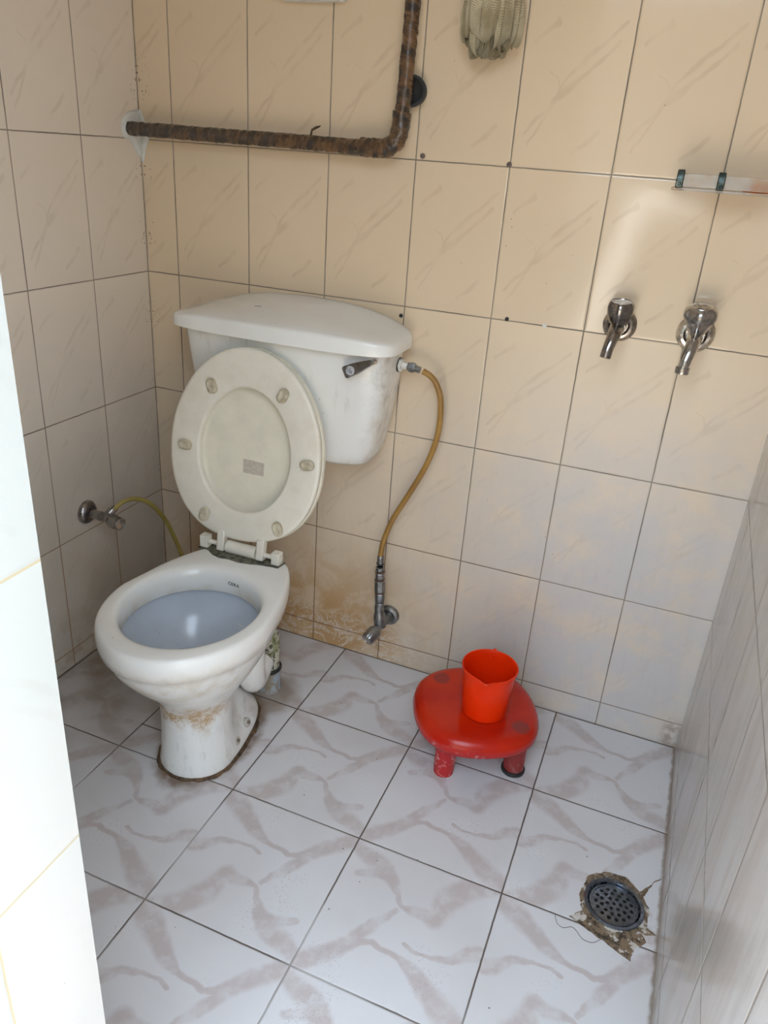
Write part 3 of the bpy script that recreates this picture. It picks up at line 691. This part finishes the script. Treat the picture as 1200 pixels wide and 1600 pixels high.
av = thing('angle_valve', 'dull chrome angle valve low on the back wall under the amber hose', 'valve', (.713, 0, .147))
b = MB(); b.lathe([(.0001, .008), (.014, .008), (.020, .012), (.0265, .009), (.029, .003), (.029, -.001)], (.713, 0, .147), (0, -1, 0), n=40); b.build('wall_flange', m_dull, av)
b = MB(); b.tube([(.713, .0, .147), (.712, -.05, .147)], .0115, n=24, res=4)
b.lathe([(.0145, -.014), (.016, -.010), (.016, .020), (.0125, .03), (.0115, .05)], (.706, -.05, .150), (-.12, 0, 1), n=28, cap0=True)
b.build('valve_body', m_dull, av)
b = MB()
b.lathe([(.0115, .0), (.012, .012), (.0105, .014), (.0125, .020), (.0135, .030), (.0135, .040), (.011, .043), (.0115, .047), (.0145, .050), (.0145, .078), (.0115, .081), (.0112, .085), (.0125, .088), (.0125, .100), (.0105, .103), (.0105, .108), (.0115, .111), (.0115, .118), (.008, .119)], (.7015, -.05, .195), (-.055, 0, 1), n=8)
b.build('adapter_column', m_dull, av, smooth=False)
m_rust = simple('rust_band', (0.14, 0.07, 0.035), .8, var=.3, scale=80)
for h in (.045, .083, .105):
    rr_ = MB(); rr_.lathe([(.0128, h-.0015), (.0135, h), (.0128, h+.0015)], (.7015, -.05, .195), (-.055, 0, 1), n=20); rr_.build('rust_band', m_rust, av)
b = MB(); KO = Vector((.708, -.056, .140)); KD = Vector((-.30, -.80, -.36)).normalized()
b.lathe([(.009, .0), (.011, .010), (.0155, .015), (.0178, .022), (.0178, .046), (.016, .050), (.0155, .0515)], KO, KD, n=48, facets=(8, .035, .0140)); b.build('valve_knob', m_dull, av)
b = MB(); b.lathe([(.0158, .050), (.0160, .0525), (.0148, .053), (.0145, .0515), (.0001, .0512)], KO, KD, n=36); b.build('knob_cap', m_chrome, av)

sv = thing('stop_valve', 'tarnished chrome stop valve on the left wall beside the toilet', 'valve', (0, -.303, .411))
b = MB(); b.lathe([(.0001, .010), (.013, .010), (.019, .014), (.026, .010), (.030, .003), (.030, -.001)], (0, -.303, .411), (1, 0, 0), n=40); b.build('wall_flange', m_dark, sv)
b = MB(); b.tube([(.0, -.303, .411), (.072, -.303, .409)], lambda t: .0115 if t < .6 else .0125, n=24, res=10)
b.lathe([(.0125, 0), (.0125, .006), (.0105, .008), (.0105, .016), (.0105, .024)], (.058, -.303, .409), (.25, 0.75, .55), n=20, cap0=True, cap1=True); b.build('valve_body', m_dark, sv)
b = MB(); b.lathe([(.0105, .0), (.0115, .004), (.0155, .008), (.0175, .014), (.0165, .034), (.0150, .040)], (.066, -.303, .407), (.98, -.12, -.08), n=48, facets=(8, .03, .0135)); b.build('valve_knob', m_dark, sv)
b = MB(); b.lathe([(.0152, .038), (.0152, .042), (.0138, .0425), (.0134, .040), (.0001, .0398)], (.066, -.303, .407), (.98, -.12, -.08), n=36); b.build('knob_cap', m_chrome, sv)
jh = thing('spray_hose', 'thin olive hose arching from the left wall valve down behind the toilet', 'hose', (.08, -.27, .42))
b = MB(); b.tube([(.068, -.286, .424), (.080, -.262, .440), (.094, -.232, .440), (.110, -.195, .415), (.125, -.160, .360), (.137, -.135, .290), (.150, -.115, .215), (.175, -.09, .14), (.23, -.07, .10), (.32, -.065, .085)], .0060, n=16, res=10); b.build('hose_tube', m_hose2, jh)
b = MB(); b.lathe([(.0085, 0), (.0085, .020)], (.064, -.293, .418), (.25, .75, .50), n=6, cap0=True, cap1=True); b.build('hose_nut', m_dark, jh, smooth=False)

def tap(loc, label, mat, big, tip):
    t = thing('tap', label, 'tap', loc, 'bib taps on the back wall')
    x, y, z = loc; f = 1.08 if big else 1.0
    b = MB(); b.lathe([(.0001, .009), (.017*f, .009), (.021*f, .016), (.026*f, .015), (.031*f, .008), (.034*f, .002), (.034*f, -.001)], (x, 0, z), (0, -1, 0), n=48); b.build('wall_flange', mat, t)
    b = MB(); b.tube([(x, .0, z), (x, -.030, z), (x, -.055, z+.001)], lambda k: .0135+.002*k, n=28, res=6)
    b.tube([(x, -.040, z+.001), (x-.001, -.068, z-.002), (x+tip*.4, -.088, z-.016), (x+tip*.8, -.098, z-.034), (x+tip, -.100, z-.050)], lambda k: .0155-.0048*min(1, k*1.4), n=28, res=8)
    b.lathe([(.0135, .0), (.0135, .014), (.011, .018), (.011, .030)], (x, -.050, z+.002), (0, -.08, 1), n=28)
    b.build('tap_body', mat, t)
    b = MB(); k0 = Vector((x, -.053, z+.011))
    if big:
        b.lathe([(.011, .0), (.0165, .001), (.0205, .010), (.0275, .022), (.0315, .032), (.0315, .040), (.0270, .048), (.0235, .050)], k0, (0, -.14, 1), n=72, facets=(6, .045, .020)); kb = b.build('tap_handle', m_chrome, t)
        c_ = MB(); c_.lathe([(.0238, .0495), (.0232, .0510), (.015, .0550), (.0001, .0565)], k0, (0, -.14, 1), n=40); c_.build('handle_cap', m_chrome, kb)
        c_ = MB(); c_.lathe([(.0110, 0), (.0132, .001), (.0132, .012), (.0110, .012)], (x+tip, -.100, z-.061), (0, 0, 1), n=24, cap0=True); c_.build('spout_ring', m_chrome, t)
    else:
        b.lathe([(.011, .0), (.0180, .001), (.0215, .008), (.0250, .020), (.0262, .032), (.0245, .040), (.0210, .0435)], k0, (0, -.14, 1), n=72, facets=(6, .045, .018)); kb = b.build('tap_handle', mat, t)
        c_ = MB(); c_.lathe([(.0210, .043), (.0208, .0443), (.0195, .0441), (.0193, .043), (.0001, .0433)], k0, (0, -.14, 1), n=40); c_.build('handle_cap', m_chrome, kb)
    return t
tap((1.159, 0, .983), 'dark tarnished chrome tap with small flat knob, nearer the cistern', m_dark, False, -.009)
tap((1.306, 0, .985), 'brighter chrome tap with large round knob, right below the shelf', m_chrome, True, -.010)

# ------------------------------------------------------------------ wrapped pipe
n = NT('brown_pipe_tape'); uv = n.uv(); g = n.sep(uv)
sp = n.add(n.mul(g[0], 1.0), n.mul(g[1], .025)); nz = n.noise(n.comb(n.mul(sp, 55.0), n.mul(g[1], 2.2), 0.0), 1.0, 5, .65)
big = n.noise(n.comb(n.mul(sp, 11.0), 0.0, 4.0), 1.0, 3)
c = n.mix(n.ss(nz, .34, .66), (0.032, 0.026, 0.022), (0.20, 0.098, 0.036)); c = n.mix(n.mul(n.ss(n.noise(n.comb(n.mul(sp, 130.0), n.mul(g[1], 9), 2.), 1.0, 3), .58, .7), .5), c, (0.30, 0.24, 0.17))
c = n.mix(n.mul(n.ss(big, .5, .65), .65), c, (0.06, 0.05, 0.045))
px_ = n.sep(n.pos())[0]; c = n.mix(n.mul(n.ss(px_, .52, .02, .25, .95), n.ss(nz, .40, .65, 1.0, .5)), c, (0.055, 0.05, 0.045))
wrap = n.m_('FRACT', n.mul(sp, 38.0))
m_tape = n.out(c, n.add(.12, n.mul(nz, .3)), None, n.bump(n.add(n.mul(nz, .6), n.mul(wrap, .35)), .0022, .9))
pp = thing('wrapped_water_pipe', 'rusty brown tape-wrapped water pipe bending up the back wall', 'pipe', (.34, -.045, 1.28))
b = MB(); pts = [(-.01, -.046, 1.280), (.05, -.047, 1.280), (.2, -.048, 1.279), (.4, -.048, 1.278), (.57, -.048, 1.276), (.630, -.048, 1.277), (.652, -.048, 1.284), (.665, -.048, 1.302), (.669, -.048, 1.325), (.672, -.048, 1.40), (.676, -.048, 1.52), (.680, -.048, 1.75), (.684, -.048, H)]
def prad(t): return .0150
b.tube(pts, prad, n=24, res=24, wob=.0016)
b.tube([(.585, -.048, 1.2765), (.630, -.048, 1.277), (.652, -.048, 1.284), (.665, -.048, 1.302), (.670, -.048, 1.345)], .0185, n=24, res=10, wob=.0028)
pipe_o = b.build('pipe_tube', m_tape, pp, angle=80)
b = MB(); b.loft([[(.470, -.055, 1.292), (.476, -.060, 1.291)], [(.474, -.058, 1.303), (.480, -.064, 1.300)], [(.486, -.062, 1.309), (.488, -.067, 1.303)], [(.500, -.066, 1.311), (.499, -.069, 1.308)]], False); fb = b.build('loose_tape', m_tape, pp)
md = fb.modifiers.new('s', 'SOLIDIFY'); md.thickness = .0008
# white filler where the pipe enters the corner
m_fill = simple('white_filler', (0.70, 0.70, 0.66), .75, var=.15, scale=30, bump=.002, bscale=50, dark=(.45, .44, .40))
def blob(name, pts, toworld, h, parent=None, mat=None):
    cx = sum(p[0] for p in pts)/len(pts); cy = sum(p[1] for p in pts)/len(pts); P = smooth_path([Vector((p[0], p[1], 0)) for p in pts+[pts[0]]], 6)[:-1]
    rings = []
    for s, hh in ((1.0, 0.0), (.93, .5), (.8, .8), (.55, 1.0), (.25, .95), (.02, .9)):
        rings.append([toworld(cx+(p.x-cx)*s, cy+(p.y-cy)*s, h*hh*(1+.35*noise.noise(Vector((p.x*60, p.y*60, s*3))))) for p in P])
    b = MB(); b.loft(rings, True, False, True); return b.build(name, mat or m_fill, parent)
blob('pipe_filler', [(-.002, 1.322), (-.016, 1.318), (-.045, 1.312), (-.066, 1.290), (-.062, 1.262), (-.040, 1.255), (-.020, 1.232), (-.003, 1.225)], lambda u, z, h: Vector((h+.0002, u, z)), .009, pp)
blob('pipe_filler', [(.0, 1.322), (.006, 1.318), (.014, 1.300), (.026, 1.284), (.024, 1.262), (.014, 1.240), (.006, 1.212), (.0, 1.218)], lambda u, z, h: Vector((u, -h-.0002, z)), .007, pp)

# black pipe stub behind the bend
st = thing('pipe_stub', 'open black plastic pipe stub on the back wall behind the taped pipe', 'pipe', (.672, 0, 1.384))
b = MB(); b.lathe([(.0262, -.002), (.0262, .018), (.0290, .020), (.0290, .028), (.0235, .028), (.0225, .004), (.0001, .003)], (.676, 0, 1.384), (0.10, -1, 0), n=40); b.build('stub_tube', m_rubber, st)

# small plates and plugs
m_wplastic = simple('white_board', (0.70, 0.70, 0.66), .5, var=.1, scale=20)
b = MB(); b.box((.450, -.012, 1.613), (.140, .024, .158)); wb = b.build('wall_board', m_wplastic, bevel=.006, smooth=False, seg=3)
tag(wb, 'white board with rounded corners at the top edge above the wrapped pipe', 'board')
m_plugs = simple('brown_wall_plug', (0.20, 0.15, 0.13), .7, var=.3, scale=100)
def plug(x, z, r, mat, label, ring=False):
    b = MB()
    if ring: b.lathe([(r, -.001), (r, .003), (r*.55, .003), (r*.55, .0005), (.0001, .0005)], (x, 0, z), (0, -1, 0), n=20)
    else: b.lathe([(r, -.001), (r*.95, .003), (r*.45, .0045), (r*.4, .002), (.0001, .002)], (x, 0, z), (0, -1, .1), n=14)
    tag(b.build('wall_plug', mat), label, 'wall plug', 'screw plugs left in the back wall')
plug(.704, 1.268, .0055, m_plugs, 'brown screw plug in the wall just right of the pipe bend')
plug(.888, 1.264, .0055, m_plugs, 'brown screw plug on the tile corner under the hanging scrubber, right of the other')
plug(.925, .9625, .0045, m_rubber, 'black screw plug in the grout between the cistern and the taps')
plug(1.007, .960, .0045, m_white, 'small pale ringed hole in the grout nearest the dark tap', True)
plug(.683, .938, .0045, m_rubber, 'black screw hole just above the right end of the cistern lid')

# ------------------------------------------------------------------ shelf
m_acr = NT('clear_acrylic'); p = m_acr.pos(); m_acr.out(m_acr.mix(m_acr.ss(m_acr.noise(p, 22, 3), .45, .7), (0.80, 0.76, 0.70), (0.74, 0.52, 0.36)), .12, None, None, Transmission_Weight=.62, IOR=1.3); m_acr = m_acr.m
sh = thing('wall_shelf', 'narrow clear acrylic shelf with dark green metal brackets above the taps', 'shelf', (1.33, 0, 1.247))
b = MB(); b.box((1.335, -.052, 1.2465), (.255, .092, .005)); b.build('shelf_plate', m_acr, sh, bevel=.001, smooth=False)
b = MB(); b.box((1.338, -.0955, 1.2615), (.240, .004, .022)); b.build('shelf_rail', m_acr, sh, bevel=.001, smooth=False)
for bx in (1.219, 1.287):
    b = MB()
    prof = [(-.0, 1.248), (-.106, 1.248), (-.109, 1.254), (-.108, 1.268), (-.103, 1.276), (-.096, 1.278), (-.090, 1.275), (-.092, 1.270), (-.098, 1.270), (-.101, 1.265), (-.101, 1.258), (-.088, 1.258), (-.086, 1.254), (0, 1.256)]
    b.prism(prof, lambda y, z, d, bx=bx: (bx+d, y, z), -.006, .006); b.lathe([(.003, 0), (.003, .0015), (.0001, .0015)], (bx+.001, -.109, 1.2545), (0, -1, 0), n=12); b.build('shelf_bracket', m_green, sh, bevel=.002)
m_or = simple('orange_plastic', (0.80, 0.17, 0.02), .35, var=.05)
b = MB(); b.tube([(1.325, -.075, 1.2535), (1.345, -.076, 1.2555), (1.38, -.077, 1.2555), (1.41, -.078, 1.2535)], lambda t: .0045+.004*math.sin(PI*t), n=16, res=6); oo = b.build('comb_handle', m_or)
tag(oo, 'orange plastic handle lying on the clear wall shelf', 'comb')
b = MB(); b.tube([(1.352, -.052, 1.2545), (1.36, -.052, 1.2555), (1.41, -.052, 1.2545)], lambda t: .004+.003*math.sin(PI*t), n=16, res=6)
tag(b.build('toothpaste_tube', m_white), 'small white tube lying on the clear wall shelf behind the orange handle', 'tube')

# ------------------------------------------------------------------ mesh scrubber
n = NT('straw_mesh_net'); uv = n.uv(); g = n.sep(uv)
a = n.m_('SINE', n.mul(n.add(g[0], g[1]), 2*PI*480.0)); b_ = n.m_('SINE', n.mul(n.sub(g[0], g[1]), 2*PI*480.0))
th = n.mx(a, b_); f = n.noise(n.pos(), 30, 3)
al = n.ss(th, -.25, .25, .55, 1.0)
m_net = n.out(n.mix(n.ss(f, .3, .7), (0.62, 0.55, 0.38), (0.44, 0.37, 0.23)), .7, None, n.bump(th, .0006, .8), Alpha=al)
scb = MB(); rnd = random.Random(4); SC = Vector((.832, -.046, 1.50))
for k in range(21):
    a0 = k/21*2*PI*2.86+rnd.uniform(-.2, .2); R0 = (.049, .033, .016)[k % 3]*rnd.uniform(.85, 1.08)
    zb_ = 1.452+(.014 if R0 > .04 else 0)+rnd.uniform(-.004, .012); dx, dy = math.cos(a0), math.sin(a0)*.78
    loop = rnd.uniform(.007, .012); path = [Vector((SC.x+dx*.006, SC.y+dy*.006, 1.66)), Vector((SC.x+dx*R0*.45, SC.y+dy*R0*.45, 1.60)), Vector((SC.x+dx*R0*.95, SC.y+dy*R0*.95, 1.535)), Vector((SC.x+dx*R0, SC.y+dy*R0, zb_+.022)), Vector((SC.x+dx*(R0-loop*.3), SC.y+dy*(R0-loop*.3), zb_+.004)), Vector((SC.x+dx*(R0-loop), SC.y+dy*(R0-loop), zb_)), Vector((SC.x+dx*(R0-loop*1.8), SC.y+dy*(R0-loop*1.8), zb_+.007)), Vector((SC.x+dx*(R0-loop*2), SC.y+dy*(R0-loop*2), zb_+.035)), Vector((SC.x+dx*max(0, R0-loop*2.2), SC.y+dy*max(0, R0-loop*2.2), zb_+.08))]
    P = smooth_path(path, 5); tg = Vector((-math.sin(a0), math.cos(a0), 0)); rad = Vector((math.cos(a0), math.sin(a0), 0)); ph = rnd.uniform(0, 6); W_ = rnd.uniform(.019, .029); rings = []
    fr = rnd.choice((1.5, 2.0, 2.5))
    for i, p in enumerate(P):
        q = i/(len(P)-1); wd = W_*(.25+.75*min(1, max(0, (1.64-p.z)/.09))); ring = []
        for j in range(19):
            t = j/18*2-1; v = p+tg*(t*wd)+rad*(.0085*math.sin(fr*PI*t+ph+q*2.5)+.0012*math.sin(9*t+ph*3))+Vector((0, 0, .006*math.sin(fr*PI*t*1.3+ph)-.006*t*t))
            v.y = min(v.y, -.003); ring.append(v)
        rings.append(ring)
    st_ = len(scb.f); scb.loft(rings, False); m_n = len(rings)-1
    for i in range(m_n):
        for j in range(18): scb.uv[st_+i*18+j] = [(i*.005, j*.0022), (i*.005, (j+1)*.0022), ((i+1)*.005, (j+1)*.0022), ((i+1)*.005, j*.0022)]
so = scb.build('mesh_scrubber', m_net, angle=180)
tag(so, 'straw coloured ruffled net bath scrubber hanging on the back wall at the top', 'bath scrubber')

# ------------------------------------------------------------------ stool
n = NT('scuffed_red_plastic'); p = n.pos(); g = n.sep(p)
c = n.mix(n.ss(n.noise(p, 6, 3), .35, .7), (0.56, 0.022, 0.002), (0.42, 0.010, 0.003))
low = n.ss(g[2], .118, .095); c = n.mix(n.mul(low, .85), c, (0.42, 0.018, 0.022))
sc = n.mul(n.ss(n.noise(p, 75, 6, .75), .52, .64), n.mul(low, n.ss(n.noise(p, 12, 2), .38, .58)))
c = n.mix(n.mul(sc, .75), c, (0.66, 0.42, 0.42))
for sx_, sy_ in ((.921, -.185), (1.135, -.275)):
    dd = n.v_('LENGTH', n.v_('MULTIPLY', n.v_('SUBTRACT', p, (sx_, sy_, 0)), (1, 1, 0)))
    c = n.mix(n.mul(n.ss(n.add(dd, n.mul(n.sub(n.noise(p, 40, 3), .5), .01)), .024, .017), .6), c, (0.13, 0.035, 0.03))
m_stool = n.out(c, n.add(.24, n.mul(low, .25)), None, n.bump(n.noise(p, 60, 3), .0006, .4), Specular_IOR_Level=.35, Subsurface_Weight=.1, Subsurface_Radius=(.02, .004, .002), Subsurface_Scale=.3)
SX, SY = 1.021, -.234; sz = fz(SX, SY)
stool = thing('stool', 'low round red plastic stool with worn legs standing on the floor', 'stool', (SX, SY, sz))
def sq_ring(r, z, k=0.03):
    out = []
    for j in range(96):
        t = 2*PI*j/96; q = r*1.02*(1+k*math.cos(4*(t-math.radians(26.8)-PI/4))); out.append((SX+q*math.cos(t), SY+q*math.sin(t), sz+z))
    return out
b = MB()
b.loft([sq_ring(.118, .101), sq_ring(.133, .096), sq_ring(.141, .096), sq_ring(.1445, .102), sq_ring(.1455, .113), sq_ring(.1425, .126), sq_ring(.135, .1355), sq_ring(.122, .1395), sq_ring(.105, .139), sq_ring(.08, .1365, .01), sq_ring(.05, .1352, 0), sq_ring(.02, .135, 0), sq_ring(.001, .135, 0)], True, False, True)
b.build('seat', m_stool, stool, angle=60)
for i, (lx, ly) in enumerate(((.986, -.334), (1.132, -.259), (1.059, -.111), (.910, -.185))):
    d = Vector((lx-SX, ly-SY, 0)).normalized()
    b = MB(); rings = []
    for z, rx, off in ((.004, .0205, .000), (.0, .0225, 0), (.012, .0232, 0), (.05, .0240, -.001), (.080, .0262, -.003), (.096, .031, -.004), (.112, .038, -.008)):
        rings.append([Vector((lx+d.x*off+rx*math.cos(t), ly+d.y*off+rx*math.sin(t), fz(lx, ly)+z)) for t in (2*PI*j/36 for j in range(36))])
    b.loft(rings, True, True, False); lg = b.build('leg', m_stool, stool, angle=60)
    if i == 1:
        b = MB(); b.lathe([(.0205, .0005), (.0265, .0005), (.0275, .003), (.0275, .008), (.0262, .0105), (.0225, .0105)], (lx, ly, fz(lx, ly)), n=36); b.build('rubber_foot', m_rubber, lg)

# ------------------------------------------------------------------ mug
n = NT('orange_mug_plastic'); m_mug = n.out((0.76, 0.030, 0.001), .30, None, None, Specular_IOR_Level=.3, Subsurface_Weight=.25, Subsurface_Radius=(.03, .006, .002), Subsurface_Scale=.4)
MX, MY, MZ = 1.043, -.250, sz+.1355
mug = thing('mug', 'bright orange plastic bathroom mug with a pouring lip, on the red stool', 'mug', (MX, MY, MZ))
SPD = math.atan2(-1.0, .10)
def mring(r, z, sp=0.0):
    out = []
    for j in range(96):
        t = 2*PI*j/96; dlt = (t-SPD+PI) % (2*PI)-PI; q = r+sp*math.exp(-(dlt/.20)**2); out.append((MX+q*math.cos(t), MY+q*math.sin(t), MZ+z-(sp*.25*math.exp(-(dlt/.20)**2))))
    return out
b = MB()
b.loft([mring(.001, .0015), mring(.043, .0015), mring(.047, .0), mring(.0495, .002), mring(.0503, .006), mring(.0545, .060), mring(.0585, .108), mring(.0595, .118, .003), mring(.0625, .1195, .006), mring(.0632, .1225, .008), mring(.0620, .1245, .008), mring(.0600, .1240, .007), mring(.0580, .1190, .004), mring(.0568, .108, 0), mring(.0528, .060), mring(.0485, .007), mring(.046, .004), mring(.001, .0038)], True, True, True)
b.build('cup', m_mug, mug, angle=50)
hd = Vector((-math.cos(SPD), -math.sin(SPD), 0)); hc = Vector((MX, MY, MZ))
b = MB(); b.tube([hc+hd*.055+Vector((0, 0, .108)), hc+hd*.072+Vector((0, 0, .111)), hc+hd*.086+Vector((0, 0, .105)), hc+hd*.086+Vector((0, 0, .07)), hc+hd*.078+Vector((0, 0, .035)), hc+hd*.054+Vector((0, 0, .028))], .0052, n=16, res=8); b.build('handle', m_mug, mug)

# ------------------------------------------------------------------ floor drain
DX, DY = 1.391, -.527; dz = fz(DX, DY)
dr = thing('floor_drain', 'round perforated steel floor drain in broken mortar beside the right wall', 'drain', (DX, DY, dz))
n = NT('dirty_mortar'); p = n.pos(); f = n.noise(p, 75, 6, .72)
c = n.mix(n.ss(f, .40, .52), (0.05, 0.035, 0.022), (0.22, 0.155, 0.095)); c = n.mix(n.ss(n.noise(p, 42, 4, .7), .53, .60), c, (0.60, 0.56, 0.50)); m_mort = n.out(c, .85, None, n.bump(f, .003, 1))
def fpt(x, y, h): return Vector((x, y, fz(x, y)+h))
def poly_slab(name, poly, h, mat, parent, jitter=.0025):
    P = []
    for (a_, b_) in zip(poly, poly[1:]+poly[:1]):
        for k in range(6):
            t = k/6; x = a_[0]+(b_[0]-a_[0])*t; y = a_[1]+(b_[1]-a_[1])*t
            P.append((x+jitter*noise.noise(Vector((x*90, y*90, 1))), y+jitter*noise.noise(Vector((x*90, y*90, 7)))))
    b = MB(); b.prism(P, lambda x, y, d: fpt(x, y, d), -.003, h); return b.build(name, mat, parent, smooth=False)
ov = [(DX+.0-.001+.067*math.cos(t)*(1+.05*math.sin(3*t)), DY+.0+.077*math.sin(t)*(1+.05*math.cos(2*t+1))) for t in (2*PI*j/22 for j in range(22))]
b = MB(); rA, rB, rC, rD = [], [], [], []
for j in range(120):
    t = 2*PI*j/120; c_, s_ = math.cos(t), math.sin(t); w = 1+.09*noise.noise(Vector((c_*2.2, s_*2.2, 3)))+.05*noise.noise(Vector((c_*7, s_*7, 8)))
    ox, oy = DX-.001+.0645*c_*w, DY+.073*s_*w; ix, iy = DX+.0558*c_, DY+.0558*s_
    rA.append(fpt(ox, oy, -.002)); rB.append(fpt(ox, oy, .0010)); rC.append(fpt(ix, iy, .0014)); rD.append(fpt(ix, iy, -.004))
b.loft([rA, rB, rC, rD], True); b.build('mortar_bed', m_mort, dr, smooth=False)
poly_slab('mortar_patch', [(1.314, -.590), (1.336, -.567), (1.365, -.590), (1.395, -.5955), (1.425, -.586), (1.444, -.570), (1.455, -.585), (1.437, -.605), (1.430, -.636), (1.37, -.612)], .0010, m_mort, dr)
poly_slab('mortar_patch', [(1.438, -.545), (1.473, -.562), (1.452, -.570), (1.436, -.566)], .0009, m_mort, dr)
poly_slab('mortar_patch', [(1.430, -.482), (1.452, -.455), (1.4765, -.418), (1.4765, -.4215), (1.458, -.448), (1.448, -.475), (1.438, -.495)], .0009, m_mort, dr)
b = MB(); b.lathe([(.0575, -.001), (.0570, .0032), (.0555, .004), (.0500, .0025), (.0490, -.001), (.0478, -.006), (.0440, -.0075)], fpt(DX, DY, 0), (-TA, -TB, 1), n=64); b.build('drain_collar', m_steel, dr)
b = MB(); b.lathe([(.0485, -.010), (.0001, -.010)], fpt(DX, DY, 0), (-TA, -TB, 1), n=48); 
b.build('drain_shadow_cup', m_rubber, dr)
holes = []
for rr0, cnt, off in ((.0, 1, 0), (.0125, 6, .2), (.0235, 11, .1), (.0335, 15, .35)):
    for j in range(cnt): t = 2*PI*j/cnt+off; holes.append((rr0*math.cos(t), rr0*math.sin(t)))
b = MB(); NR, NC = 60, 220; gr = {}
for i in range(NR+1):
    r = .0455*(i/NR)**.8+.0003
    for j in range(NC):
        t = 2*PI*j/NC; gr[i, j] = len(b.v); b.v.append(fpt(DX+r*math.cos(t), DY+r*math.sin(t), .0035*(1-(r/.0455)**2)-.0025+(.0015 if r > .0425 else 0)))
for i in range(NR):
    for j in range(NC):
        k = (j+1) % NC; q = [gr[i, j], gr[i, k], gr[i+1, k], gr[i+1, j]]; cc = sum((b.v[w] for w in q), Vector())/4
        if all((cc.x-DX-hx)**2+(cc.y-DY-hy)**2 > .0036**2 for hx, hy in holes): b.f.append(tuple(q))
gt = b.build('drain_grate', m_steel, dr, angle=60)
m_hair = simple('dark_hair', (0.05, 0.035, 0.03), .5, var=.02)
b = MB(); b.tube([fpt(x, y, .0006) for x, y in ((1.289, -.597), (1.296, -.615), (1.308, -.620), (1.322, -.612), (1.332, -.616), (1.345, -.628), (1.362, -.628), (1.374, -.617), (1.382, -.604))], .00045, n=6, res=8)
tag(b.build('hair_strand', m_hair), 'single dark hair lying curled on the floor left of the drain', 'hair')
